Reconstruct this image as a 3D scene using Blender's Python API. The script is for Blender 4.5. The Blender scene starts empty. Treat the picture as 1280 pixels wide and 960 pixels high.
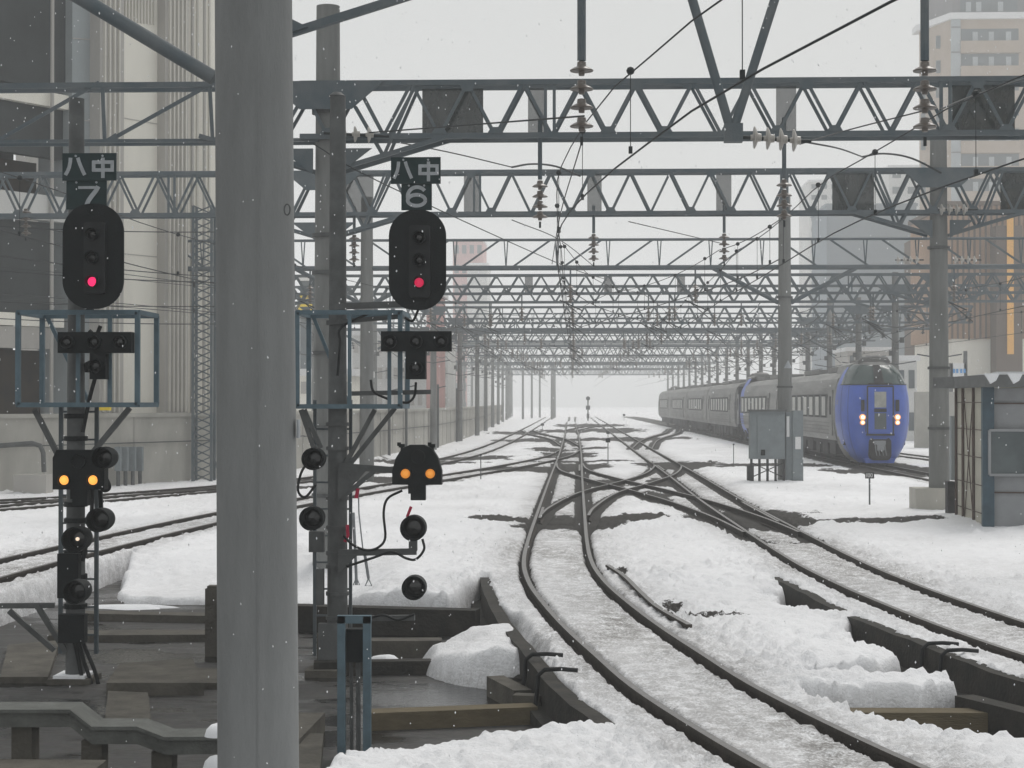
import bpy, math, random
import numpy as np
from mathutils import Vector, Matrix
random.seed(7)
R = math.radians
sc = bpy.context.scene
C = sc.collection

# ------------------------------------------------------------------ camera
F = 2250.0
YAW, PITCH, CH = R(2.163), R(0.5857), 2.5
cd = bpy.data.cameras.new('camera'); cam = bpy.data.objects.new('camera', cd); C.objects.link(cam)
cam.location = (0, 0, CH); cam.rotation_euler = (math.pi/2+PITCH, 0, YAW)
cd.sensor_width = 36; cd.lens = F/1280*36; cd.clip_start = .1; cd.clip_end = 3000
sc.camera = cam

def ray(px, py):
    x = (px-640)/F; z = (480-py)/F; y = 1.0
    y, z = y*math.cos(PITCH)-z*math.sin(PITCH), y*math.sin(PITCH)+z*math.cos(PITCH)
    c, s = math.cos(YAW), math.sin(YAW)
    return x*c-y*s, x*s+y*c, z
def G(px, py, z=0.0):            # point on the plane of height z
    r = ray(px, py); t = (z-CH)/r[2]
    return (r[0]*t, r[1]*t)
def P(px, py, Y):                # point at distance Y along the tracks
    r = ray(px, py); t = Y/r[1]
    return (r[0]*t, Y, CH+r[2]*t)

# ------------------------------------------------------------------ light
w = bpy.data.worlds.new('World'); sc.world = w; w.use_nodes = True
nt = w.node_tree; bg = nt.nodes['Background']
sky = nt.nodes.new('ShaderNodeTexSky'); sky.sky_type = 'NISHITA'; sky.sun_disc = False
SUN_EL, SUN_ROT = R(52), R(25)
sky.sun_elevation = SUN_EL; sky.sun_rotation = SUN_ROT; sky.dust_density = 6; sky.air_density = 1.5
mx = nt.nodes.new('ShaderNodeMix'); mx.data_type = 'RGBA'; mx.inputs[0].default_value = .93
nt.links.new(sky.outputs[0], mx.inputs[6]); mx.inputs[7].default_value = (6.05, 6.14, 6.1, 1)
nt.links.new(mx.outputs[2], bg.inputs[0]); bg.inputs[1].default_value = .1
sl = bpy.data.lights.new('sun', 'SUN'); sl.energy = 1.5; sl.angle = R(30); sl.color = (1, .97, .93)
so = bpy.data.objects.new('sun', sl); C.objects.link(so)
sd = Vector((math.sin(SUN_ROT)*math.cos(SUN_EL), math.cos(SUN_ROT)*math.cos(SUN_EL), math.sin(SUN_EL)))
so.rotation_euler = sd.to_track_quat('Z', 'Y').to_euler()
sc.view_settings.view_transform = 'Standard'; sc.view_settings.look = 'None'
sc.view_settings.exposure = 0.17; sc.view_settings.gamma = 1; sc.view_settings.use_curve_mapping = False
cy = sc.cycles
cy.use_denoising = True; cy.max_bounces = 6; cy.diffuse_bounces = 3; cy.glossy_bounces = 2
cy.transmission_bounces = 3; cy.transparent_max_bounces = 12; cy.volume_bounces = 2
cy.use_adaptive_sampling = True; cy.adaptive_threshold = .01

# ------------------------------------------------------------------ materials
M = {}
def mat(name, col, rough=.8, metal=0, var=.25, scale=3.0, bump=0.0, bscale=30, col2=None, stretch=None, spec=.22, alpha=None, emit=None, estr=1):
    m = bpy.data.materials.new(name); m.use_nodes = True; t = m.node_tree; b = t.nodes['Principled BSDF']
    L = t.links.new
    tc = t.nodes.new('ShaderNodeTexCoord'); mp = t.nodes.new('ShaderNodeMapping')
    if stretch: mp.inputs['Scale'].default_value = stretch
    L(tc.outputs['Object'], mp.inputs[0])
    n = t.nodes.new('ShaderNodeTexNoise'); n.inputs['Scale'].default_value = scale; n.inputs['Detail'].default_value = 6
    n.inputs['Roughness'].default_value = .65
    L(mp.outputs[0], n.inputs[0])
    rp = t.nodes.new('ShaderNodeValToRGB')
    rp.color_ramp.elements[0].position = .3; rp.color_ramp.elements[1].position = .7
    c2 = col2 or tuple(min(1, c*(1+var)) for c in col); c1 = tuple(c*(1-var) for c in col) if not col2 else col
    rp.color_ramp.elements[0].color = (*c1, 1); rp.color_ramp.elements[1].color = (*c2, 1)
    L(n.outputs[0], rp.inputs[0]); L(rp.outputs[0], b.inputs['Base Color'])
    b.inputs['Roughness'].default_value = rough; b.inputs['Metallic'].default_value = metal
    b.inputs['Specular IOR Level'].default_value = spec
    if bump:
        n2 = t.nodes.new('ShaderNodeTexNoise'); n2.inputs['Scale'].default_value = bscale; n2.inputs['Detail'].default_value = 5
        L(mp.outputs[0], n2.inputs[0]); bp = t.nodes.new('ShaderNodeBump'); bp.inputs['Strength'].default_value = bump
        bp.inputs['Distance'].default_value = .02
        L(n2.outputs[0], bp.inputs['Height']); L(bp.outputs[0], b.inputs['Normal'])
    if alpha is not None: b.inputs['Alpha'].default_value = alpha
    if emit:
        b.inputs['Emission Color'].default_value = (*emit, 1); b.inputs['Emission Strength'].default_value = estr
    M[name] = m; return m
mat('gantry_steel', (.070, .098, .115), .6, .0, .3, 1.6, .25, 50, col2=(.14, .155, .162))
mat('rusty_steel', (.085, .06, .05), .8, 0, .3, 6)
mat('cage_steel', (.10, .15, .18), .55, 0, .2, 6)
mat('mast_steel', (.10, .105, .105), .6, 0, .25, 4, .2, 30)
mat('pole_concrete', (.225, .232, .232), .85, 0, .12, 2.2, .35, 60, stretch=(3, 3, .5))
mat('pole_far', (.19, .195, .19), .85, 0, .2, 1.5, .2, 40, stretch=(3, 3, .4))
mat('signal_black', (.004, .007, .008), .65, 0, .3, 8, .2, 60)
mat('signal_face', (.016, .018, .020), .6, 0, .3, 5)
mat('plate_dark', (.010, .026, .028), .45, 0, .25, 8)
mat('letter_grey', (.34, .36, .38), .6, 0, .15, 20)
mat('glass_dark', (.01, .012, .013), .15, 0, .2, 4, spec=.6)
mat('lamp_red', (.6, .02, .08), .4, 0, .2, 60, emit=(1, .03, .16), estr=1.0)
mat('lamp_red_dim', (.4, .02, .05), .4, 0, .2, 60, emit=(1, .03, .13), estr=.45)
mat('lamp_amber', (.6, .3, .05), .4, 0, .2, 40, emit=(1, .42, .08), estr=1.1)
mat('lamp_amber_dim', (.5, .25, .05), .4, 0, .2, 40, emit=(1, .34, .05), estr=.5)
mat('lamp_white', (.6, .5, .4), .4, 0, .1, 40, emit=(1, .8, .6), estr=.8)
mat('headlamp', (.9, .8, .6), .4, 0, .05, 10, emit=(1, .86, .62), estr=1.6)
mat('headlamp_glow', (.8, .4, .2), .4, 0, .05, 10, emit=(1, .42, .16), estr=.8)  # orange glow fringe around the headlights, put in as an emissive colour
mat('rail_steel', (.13, .125, .12), .42, .3, .35, 9, .2, 60, col2=(.2, .195, .19))
mat('rail_side', (.045, .038, .032), .85, 0, .4, 8, .4, 60)
mat('board_dark', (.018, .019, .018), .85, 0, .5, 3, .5, 25, col2=(.05, .045, .038))
mat('beam_timber', (.105, .088, .055), .85, 0, .4, 4, .5, 30, col2=(.17, .14, .09), stretch=(.6, 4, 4))
mat('concrete_old', (.055, .052, .044), .85, 0, .35, 3, .5, 30, col2=(.125, .116, .098))
mat('concrete_duct', (.115, .12, .112), .8, 0, .3, 4, .4, 40)
mat('insulator', (.11, .085, .07), .35, 0, .3, 20, col2=(.17, .16, .145), spec=.5)
mat('insulator_white', (.42, .40, .37), .35, 0, .2, 20, spec=.5)
mat('wire', (.025, .03, .032), .6, 0, .2, 5)
mat('mesh_panel', (.07, .08, .08), .7, 0, .5, 5, col2=(.16, .17, .17), alpha=.55, stretch=(1, 1, .4))
mat('mesh_panel_dark', (.035, .045, .045), .7, 0, .5, 5, col2=(.09, .10, .10), alpha=.8, stretch=(1, 1, .4))
mat('cable', (.012, .014, .015), .6, 0, .2, 5)
mat('red_tape', (.5, .03, .08), .7, 0, .2, 10)
mat('train_steel', (.25, .25, .242), .5, 0, .3, 1.2, stretch=(1, .25, 2))
mat('train_blue', (.045, .115, .52), .35, 0, .12, 2, spec=.5)
mat('train_roof', (.20, .20, .195), .6, 0, .2, 2)
mat('train_window', (.20, .21, .20), .3, 0, .5, 1.6, col2=(.52, .52, .47), spec=.5)
mat('train_glass', (.012, .035, .032), .12, 0, .3, 1, col2=(.03, .06, .055), spec=.7)
mat('train_under', (.02, .02, .022), .8, 0, .5, 3, .5, 20, col2=(.06, .06, .06))
mat('cladding_cream', (.78, .755, .68), .7, 0, .08, .6, stretch=(1, 1, .3))
mat('cladding_grey', (.42, .405, .38), .75, 0, .12, .8, stretch=(1, 1, .3))
mat('cladding_blue', (.30, .33, .34), .7, 0, .1, .8)
mat('cladding_rib', (.58, .56, .51), .7, 0, .1, .6)
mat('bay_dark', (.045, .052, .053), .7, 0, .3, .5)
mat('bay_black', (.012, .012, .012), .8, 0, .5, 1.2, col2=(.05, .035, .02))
mat('wall_conc', (.40, .39, .355), .88, 0, .22, .7, .3, 12, stretch=(1, 1, .5))
mat('cabinet_blue', (.20, .225, .235), .6, 0, .15, 3)
mat('hut_cream', (.47, .45, .38), .75, 0, .1, 2)
mat('hut_grey', (.28, .29, .30), .7, 0, .12, 2)
mat('hut_frame', (.05, .085, .11), .5, 0, .2, 5)
mat('roof_grey', (.13, .135, .135), .7, 0, .2, 3)
mat('tower_tan', (.34, .27, .20), .85, 0, .15, .5, col2=(.42, .35, .29))
mat('tower_grey', (.17, .165, .17), .85, 0, .12, .5)
mat('tower_blue', (.36, .39, .40), .8, 0, .1, .5)
mat('ledge_white', (.7, .7, .7), .8, 0, .05, 1)
mat('far_glass', (.10, .12, .13), .4, 0, .3, .4)
mat('far_white', (.6, .6, .58), .8, 0, .1, .3)
mat('far_slate', (.17, .21, .24), .8, 0, .1, .3)
mat('far_orange', (.36, .235, .155), .8, 0, .15, .3)
mat('far_orange_bright', (.75, .42, .13), .8, 0, .1, .3)
mat('far_brown', (.13, .10, .08), .8, 0, .15, .3)
mat('far_pink', (.50, .30, .28), .8, 0, .15, .3)
mat('yellow', (.75, .55, .02), .7, 0, .15, 1)
mat('sign_blue', (.1, .3, .6), .7, 0, .15, 1)
mat('snowcap', (.80, .81, .83), .9, 0, .05, 3, .4, 25)
mat('flake', (.9, .9, .92), .9, 0, .02, 3)
mat('pane', (.05, .065, .07), .15, 0, .3, 1.5, col2=(.10, .125, .13), spec=.5)

# snow sheet: attribute bare = ground showing through, dirt = soot and brake dust
def snow_material():
    m = bpy.data.materials.new('snow'); m.use_nodes = True; t = m.node_tree; b = t.nodes['Principled BSDF']; L = t.links.new
    tc = t.nodes.new('ShaderNodeTexCoord')
    def noise(s, d=6, r=.6):
        n = t.nodes.new('ShaderNodeTexNoise'); n.inputs['Scale'].default_value = s; n.inputs['Detail'].default_value = d
        n.inputs['Roughness'].default_value = r; L(tc.outputs['Object'], n.inputs[0]); return n.outputs[0]
    def attr(nm):
        a = t.nodes.new('ShaderNodeAttribute'); a.attribute_name = nm; return a.outputs['Fac']
    def math_(op, a, c, cl=False):
        x = t.nodes.new('ShaderNodeMath'); x.operation = op; x.use_clamp = cl
        for i, v in ((0, a), (1, c)):
            if isinstance(v, (int, float)): x.inputs[i].default_value = v
            else: L(v, x.inputs[i])
        return x.outputs[0]
    def mixc(f, a, c):
        x = t.nodes.new('ShaderNodeMix'); x.data_type = 'RGBA'
        L(f, x.inputs[0]) if not isinstance(f, float) else None
        for i, v in ((6, a), (7, c)):
            if isinstance(v, tuple): x.inputs[i].default_value = (*v, 1)
            else: L(v, x.inputs[i])
        return x.outputs[2]
    n_f, n_m, n_c = noise(38, 4), noise(5.5, 8, .7), noise(1.1, 4)
    d = math_('MULTIPLY', attr('dirt'), math_('MULTIPLY', math_('SUBTRACT', math_('ADD', n_m, math_('MULTIPLY', n_f, .9)), .72, True), 3.0, True))
    c = mixc(d, (.90, .905, .925), (.25, .24, .23))
    speck = math_('MULTIPLY', math_('SUBTRACT', math_('MULTIPLY', n_f, n_m), .40, True), 6, True)
    c = mixc(math_('MULTIPLY', speck, .5), c, (.30, .28, .26))
    bn = math_('ADD', attr('bare'), math_('ADD', math_('MULTIPLY', math_('SUBTRACT', n_m, .5), 1.5), math_('MULTIPLY', math_('SUBTRACT', n_f, .5), .8)))
    bf = math_('MULTIPLY', math_('SUBTRACT', bn, .45), 7, True)
    grav = mixc(n_f, (.008, .0075, .007), (.055, .05, .044))
    c = mixc(bf, c, grav)
    L(c, b.inputs['Base Color']); b.inputs['Roughness'].default_value = .85; b.inputs['Specular IOR Level'].default_value = .2
    bp = t.nodes.new('ShaderNodeBump'); bp.inputs['Strength'].default_value = .8; bp.inputs['Distance'].default_value = .04
    L(math_('ADD', math_('MULTIPLY', n_m, 1.2), math_('MULTIPLY', n_f, .55)), bp.inputs['Height']); L(bp.outputs[0], b.inputs['Normal'])
    M['snow'] = m
snow_material()
def wet_material():
    m = bpy.data.materials.new('wet_ground'); m.use_nodes = True; t = m.node_tree; b = t.nodes['Principled BSDF']; L = t.links.new
    tc = t.nodes.new('ShaderNodeTexCoord'); mp = t.nodes.new('ShaderNodeMapping'); mp.inputs['Scale'].default_value = (.5, 1, 1)
    L(tc.outputs['Object'], mp.inputs[0])
    n = t.nodes.new('ShaderNodeTexNoise'); n.inputs['Scale'].default_value = 1.3; n.inputs['Detail'].default_value = 8; L(mp.outputs[0], n.inputs[0])
    n2 = t.nodes.new('ShaderNodeTexNoise'); n2.inputs['Scale'].default_value = 14; n2.inputs['Detail'].default_value = 6; L(tc.outputs['Object'], n2.inputs[0])
    r1 = t.nodes.new('ShaderNodeValToRGB'); r1.color_ramp.elements[0].position = .35; r1.color_ramp.elements[1].position = .68
    r1.color_ramp.elements[0].color = (.011, .011, .010, 1); r1.color_ramp.elements[1].color = (.045, .041, .034, 1); L(n.outputs[0], r1.inputs[0])
    x = t.nodes.new('ShaderNodeMix'); x.data_type = 'RGBA'; x.blend_type = 'OVERLAY'; x.inputs[0].default_value = .8
    L(r1.outputs[0], x.inputs[6]); L(n2.outputs[1], x.inputs[7]); 
    hs = t.nodes.new('ShaderNodeHueSaturation'); hs.inputs['Saturation'].default_value = .35; L(x.outputs[2], hs.inputs['Color']); L(hs.outputs[0], b.inputs['Base Color'])
    r2 = t.nodes.new('ShaderNodeValToRGB'); r2.color_ramp.elements[0].position = .42; r2.color_ramp.elements[1].position = .56
    r2.color_ramp.elements[0].color = (.16,)*3+(1,); r2.color_ramp.elements[1].color = (.75,)*3+(1,); L(n.outputs[0], r2.inputs[0]); L(r2.outputs[0], b.inputs['Roughness'])
    bp = t.nodes.new('ShaderNodeBump'); bp.inputs['Strength'].default_value = .35; bp.inputs['Distance'].default_value = .02; L(n2.outputs[0], bp.inputs['Height']); L(bp.outputs[0], b.inputs['Normal'])
    M['wet_ground'] = m
wet_material()

# ------------------------------------------------------------------ mesh helpers
SPLIT = {'joint_strip','bracket_arm','cage_strut','cable','conduit','junction_box','stay_wire','red_tie','pipe','window','balcony_recess','balcony_door','balcony_parapet','band','bolt','sighting_lug','downpipe','blue_mark','support','mounting_block','plate','horizontal_band','quoin_joint','box','case','knee_brace','panel_joint','mesh_panel','footing','stand','diagonal_arm','bracket'}
class MB:
    def __init__(s): s.v = []; s.f = []; s.parts = []
    def add(s, vs, fs):
        o = len(s.v); s.parts.append((o, o+len(vs), len(s.f), len(s.f)+len(fs))); s.v += [tuple(v) for v in vs]; s.f += [tuple(i+o for i in f) for f in fs]; return s
    def box(s, x0, x1, y0, y1, z0, z1):
        return s.add([(x0,y0,z0),(x1,y0,z0),(x1,y1,z0),(x0,y1,z0),(x0,y0,z1),(x1,y0,z1),(x1,y1,z1),(x0,y1,z1)],
                     [(0,3,2,1),(4,5,6,7),(0,1,5,4),(1,2,6,5),(2,3,7,6),(3,0,4,7)])
    def bar(s, p, q, w, h=None, up=(0,0,1)):      # rectangular bar between two points
        h = h or w; p = Vector(p); q = Vector(q); d = (q-p).normalized(); u = Vector(up)
        if abs(d.dot(u)) > .98: u = Vector((0,1,0))
        a = d.cross(u).normalized()*w/2; b = a.cross(d).normalized()*h/2
        vs = [p-a-b, p+a-b, p+a+b, p-a+b, q-a-b, q+a-b, q+a+b, q-a+b]
        return s.add(vs, [(0,3,2,1),(4,5,6,7),(0,1,5,4),(1,2,6,5),(2,3,7,6),(3,0,4,7)])
    def tube(s, pts, r, n=8, r2=None, cap=True):
        pts = [Vector(p) for p in pts]; k = len(pts); rings = []; prev = None
        for i, p in enumerate(pts):
            d = (pts[min(i+1,k-1)]-pts[max(i-1,0)]).normalized()
            u = prev if prev is not None else (Vector((0,0,1)) if abs(d.z) < .9 else Vector((1,0,0)))
            a = d.cross(u).normalized(); b = a.cross(d).normalized(); prev = b
            rr = r if r2 is None else r+(r2-r)*i/(k-1)
            rings += [p+a*math.cos(2*math.pi*j/n)*rr+b*math.sin(2*math.pi*j/n)*rr for j in range(n)]
        fs = [(i*n+j, i*n+(j+1)%n, (i+1)*n+(j+1)%n, (i+1)*n+j) for i in range(k-1) for j in range(n)]
        if cap: fs += [tuple(range(n))[::-1], tuple((k-1)*n+j for j in range(n))]
        return s.add(rings, fs)
    def lathe(s, prof, c=(0,0,0), axis='z', n=16):
        vs = []; c = Vector(c)
        for r, h in prof:
            for j in range(n):
                a = 2*math.pi*j/n; x, y = r*math.cos(a), r*math.sin(a)
                v = {'z': (x,y,h), 'y': (x,h,y), 'x': (h,x,y)}[axis]; vs.append(c+Vector(v))
        k = len(prof)
        fs = [(i*n+j, i*n+(j+1)%n, (i+1)*n+(j+1)%n, (i+1)*n+j) for i in range(k-1) for j in range(n)]
        fs += [tuple(range(n))[::-1], tuple((k-1)*n+j for j in range(n))]
        return s.add(vs, fs)
    def prism(s, pts, y0, y1):                    # outline in x,z extruded along y
        n = len(pts); vs = [(x,y0,z) for x,z in pts]+[(x,y1,z) for x,z in pts]
        return s.add(vs, [tuple(range(n)), tuple(range(2*n-1, n-1, -1))]+[(i,(i+1)%n,(i+1)%n+n,i+n) for i in range(n)])
    def slab(s, pts, z0, z1):                     # outline in x,y extruded up
        n = len(pts); vs = [(x,y,z0) for x,y in pts]+[(x,y,z1) for x,y in pts]
        return s.add(vs, [tuple(range(n))[::-1], tuple(range(n, 2*n))]+[(i,(i+1)%n,(i+1)%n+n,i+n) for i in range(n)])
    def mesh(s, name, m, smooth=True):
        me = bpy.data.meshes.new(name); me.from_pydata(s.v, [], s.f); me.materials.append(M[m])
        if smooth and s.f:
            me.polygons.foreach_set('use_smooth', [True]*len(s.f)); me.set_sharp_from_angle(angle=R(38))
        me.update(); return me
    def clusters(s, gap=.015):
        bb = []
        for a, b, c, d in s.parts:
            v = np.array(s.v[a:b]); bb.append((v.min(0)-gap, v.max(0)+gap))
        n = len(bb); par = list(range(n))
        def find(i):
            while par[i] != i: i = par[i]
            return i
        for i in range(n):
            for j in range(i):
                if (bb[i][0] <= bb[j][1]).all() and (bb[j][0] <= bb[i][1]).all(): par[find(i)] = find(j)
        out = {}
        for i in range(n): out.setdefault(find(i), []).append(i)
        res = []
        for ids in out.values():
            q = MB()
            for i in ids:
                a, b, c, d = s.parts[i]; q.add(s.v[a:b], [tuple(k-a for k in f) for f in s.f[c:d]])
            res.append(q)
        return res
    def build(s, name, m, parent=None, smooth=True):
        if name in SPLIT and len(s.parts) > 1:
            cl = s.clusters()
            if len(cl) > 1:
                for q in cl: o = q.build1(name, m, parent, smooth)
                return o
        return s.build1(name, m, parent, smooth)
    def build1(s, name, m, parent=None, smooth=True):
        o = bpy.data.objects.new(name, s.mesh(name, m, smooth)); C.objects.link(o)
        if parent:
            o.parent = parent; o.location = -parent.location if parent.get('_abs') else (0,0,0)
        return o
def tag(o, label, cat, group=None):
    o['label'] = label; o['category'] = cat
    if group: o['group'] = group
    o['kind'] = 'thing'
    return o
def thing(name, label, cat, loc=(0,0,0), group=None, abs_=True):
    """Empty at the base; with abs_ the parts are written in world coordinates."""
    o = bpy.data.objects.new(name, None); C.objects.link(o); o.location = loc; o.empty_display_size = .2
    if abs_: o['_abs'] = 1
    return tag(o, label, cat, group)
def put(name, me, parent, loc=(0,0,0), label=None):
    o = bpy.data.objects.new(name, me); C.objects.link(o); o.parent = parent
    o.location = Vector(loc)-(parent.location if parent.get('_abs') else Vector((0,0,0)))
    if label: o['label'] = label
    return o
def sub(mb, name, m, parent):     # a sub-part under a mesh part whose own coordinates are the same as its own
    o = mb.build(name, m); o.parent = parent; return o
def structure(o, kind='structure'): o['kind'] = kind; return o
def lerp(a, b, t): return a+(b-a)*t
def ordn(i):
    return ['first','second','third','fourth','fifth','sixth','seventh','eighth','ninth','tenth','eleventh','twelfth','thirteenth','fourteenth',
            'fifteenth','sixteenth','seventeenth','eighteenth','nineteenth','twentieth','twenty-first','twenty-second','twenty-third','twenty-fourth',
            'twenty-fifth','twenty-sixth','twenty-seventh','twenty-eighth','twenty-ninth','thirtieth'][i]

# ------------------------------------------------------------------ track lines
def catmull(pts, step=.5):
    pts = [np.array(p, float) for p in pts]; out = []
    ext = [2*pts[0]-pts[1]]+pts+[2*pts[-1]-pts[-2]]
    for i in range(1, len(ext)-2):
        p0, p1, p2, p3 = ext[i-1:i+3]; n = max(2, int(np.linalg.norm(p2-p1)/step))
        d1 = np.linalg.norm(p2-p1); m1 = (p2-p0)/max(1e-6, np.linalg.norm(p2-p0))*d1; m2 = (p3-p1)/max(1e-6, np.linalg.norm(p3-p1))*d1
        for k in range(n):
            t = k/n; out.append((2*t**3-3*t**2+1)*p1+(t**3-2*t**2+t)*m1+(-2*t**3+3*t**2)*p2+(t**3-t**2)*m2)
    out.append(pts[-1]); return np.array(out)
def offset(line, d):      # positive = towards the right seen from the camera
    t = np.gradient(line, axis=0); t /= np.linalg.norm(t, axis=1)[:, None]
    return line+np.stack([t[:,1], -t[:,0]], 1)*d
A = catmull([(3.2,8),(2.52,10),(1.85,12.3),(1.42,14),(.99,16),(.68,18),(.385,20),(.09,22.4),(-.17,25),(-.34,28),(-.405,32),(-.43,40),(-.46,60),(-.48,90),(-.7,150),(-1.0,200),(-1.3,320)])
B = catmull([(7.2,9),(6.15,13),(5.42,16),(4.96,18),(4.62,20),(4.33,22.4),(4.09,25),(3.9,28.5),(3.74,37),(3.62,47),(3.58,61),(3.5,76),(3.35,100),(3.1,150),(2.8,200),(2.2,320)])
X1 = catmull([(-.40,38.5),(-.2,43),(.55,50.5),(1.75,57),(2.8,63.5),(3.45,71),(3.53,76)])
X2 = catmull([(3.77,33.5),(3.45,39.5),(2.8,46),(1.95,52),(.75,59.5),(-.2,67),(-.46,76)])
D = catmull([(-24,27),(-18.9,34),(-15.0,40),(-12.2,47),(-10.2,53),(-7.9,64),(-6.3,74),(-5.3,90),(-4.9,120),(-5.0,200),(-5.4,320)])
Fk = catmull([(-9.0,17),(-8.85,24),(-8.7,29),(-7.85,40),(-6.2,51),(-4.3,62),(-2.6,72),(-1.1,84),(-.5,96)])
K = catmull([(-22,34),(-17.6,41.5),(-13.2,47.6),(-11,52.5),(-9.5,57.5)])
X3 = catmull([(-.6,105),(-1.6,125),(-3.6,145),(-4.9,165)])
X4 = catmull([(-.8,165),(.3,180),(2.0,200),(2.8,212)])
X5 = catmull([(3.35,98),(4.8,122),(7.6,150),(9.2,175)])
TR = np.array([(11.75-.012*(y-71), y) for y in range(40, 322, 2)], float)
S2 = catmull([(21,55),(17.6,62),(16.2,75),(15.0,100),(13.4,160),(12,240)])
HALF = .5335
def npick(line, Y): return line[np.argmin(abs(line[:,1]-Y))]

# ------------------------------------------------------------------ ground
def hashn(ix, iy, s):
    h = np.sin(ix*127.1+iy*311.7+s*74.7)*43758.5453; return h-np.floor(h)
def vnoise(x, y, s=0):
    ix, iy = np.floor(x), np.floor(y); fx, fy = x-ix, y-iy; fx = fx*fx*(3-2*fx); fy = fy*fy*(3-2*fy)
    a, b, c, d = hashn(ix,iy,s), hashn(ix+1,iy,s), hashn(ix,iy+1,s), hashn(ix+1,iy+1,s)
    return (a+(b-a)*fx)*(1-fy)+(c+(d-c)*fx)*fy
def fbm(x, y, s=0, o=4):
    r = 0; a = .5; 
    for k in range(o): r = r+a*(vnoise(x*2**k, y*2**k, s+k)-.5); a *= .5
    return r
def ss(a, b, x):
    t = np.clip((x-a)/(b-a), 0, 1); return t*t*(3-2*t)
def seg_dist(px, py, line, side=False):
    best = np.full(px.shape, 1e9); sg = np.zeros(px.shape)
    ymin, ymax = line[:,1].min()-4, line[:,1].max()+4
    m = (py > ymin) & (py < ymax); x, y = px[m], py[m]; b = best[m]; s_ = sg[m]
    L = line if len(line) < 70 else line[::max(1, len(line)//110)]
    if tuple(L[-1]) != tuple(line[-1]): L = np.vstack([L, line[-1]])
    for i in range(len(L)-1):
        p, q = L[i], L[i+1]; d = q-p; t = np.clip(((x-p[0])*d[0]+(y-p[1])*d[1])/(d@d), 0, 1)
        ex, ey = x-p[0]-t*d[0], y-p[1]-t*d[1]; dd = np.hypot(ex, ey); k = dd < b; b = np.where(k, dd, b)
        s_ = np.where(k, np.sign(ex*d[1]-ey*d[0]), s_)
    best[m] = b; sg[m] = s_; return best*np.where(sg == 0, 1, sg)
def poly_sd(px, py, poly):       # positive inside
    n = len(poly); best = np.full(px.shape, 1e9); ins = np.zeros(px.shape, bool)
    for i in range(n):
        ax, ay = poly[i]; bx, by = poly[(i+1)%n]; dx, dy = bx-ax, by-ay
        t = np.clip(((px-ax)*dx+(py-ay)*dy)/(dx*dx+dy*dy+1e-9), 0, 1)
        best = np.minimum(best, np.hypot(px-ax-t*dx, py-ay-t*dy))
        if ay != by: ins ^= ((ay > py) != (by > py)) & (px < (bx-ax)*(py-ay)/(by-ay)+ax)
    return np.where(ins, best, -best)
LOW = -.47
EA = offset(A, -1.12); EB = offset(B, -1.14)
def ea(Y): return tuple(npick(EA, Y))
def eb(Y): return tuple(npick(EB, Y))
trL = [(-7.65,30.5),(-7.75,18),(-7.9,6),(-2.2,6),(-2.0,11.5),(-1.72,12.9),(-.58,13.7),(-.1,14.15), ea(14.3), ea(15.5), ea(17), ea(18.5), ea(20), ea(21.5), ea(23), ea(24.5), ea(26.2),
       (ea(25.3)[0]-.22,25.3),(ea(23.6)[0]-.40,23.6),(-1.7,23.3),(-2.8,23.6),(-3.4,25.2),(-5.2,26.2),(-6.7,26.2),(-7.1,27.2)]
heapL = [(-.5,20.6),(-.35,18.5),(-.9,18.45),(-1.35,18.75),(-1.75,19.3),(-2.0,20.1),(-1.6,20.7),(-1.0,21.1),(-.7,21.7)]
trR1 = [eb(26.3), eb(25), eb(23.5), eb(22.0), (2.9,22.3),(2.55,23.3),(2.75,24.6)]
trR2 = [eb(21.4), eb(20), eb(18.5), eb(17), eb(15.3), (3.8,13.9),(3.2,14.05),(2.55,14.6),(2.2,15.4),(2.0,16.2),(2.2,17.6),(2.95,17.9),(3.0,19.4),(3.05,20.8)]
heapR = [[(1.6,16.75),(2.1,16.45),(3.1,16.5),(3.5,16.75),(3.45,17.0),(2.9,17.15),(1.6,17.3)],[(1.2,18.9),(2.2,17.75),(2.9,17.85),(3.3,18.6),(3.15,19.2),(2.2,19.6)]]

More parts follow.
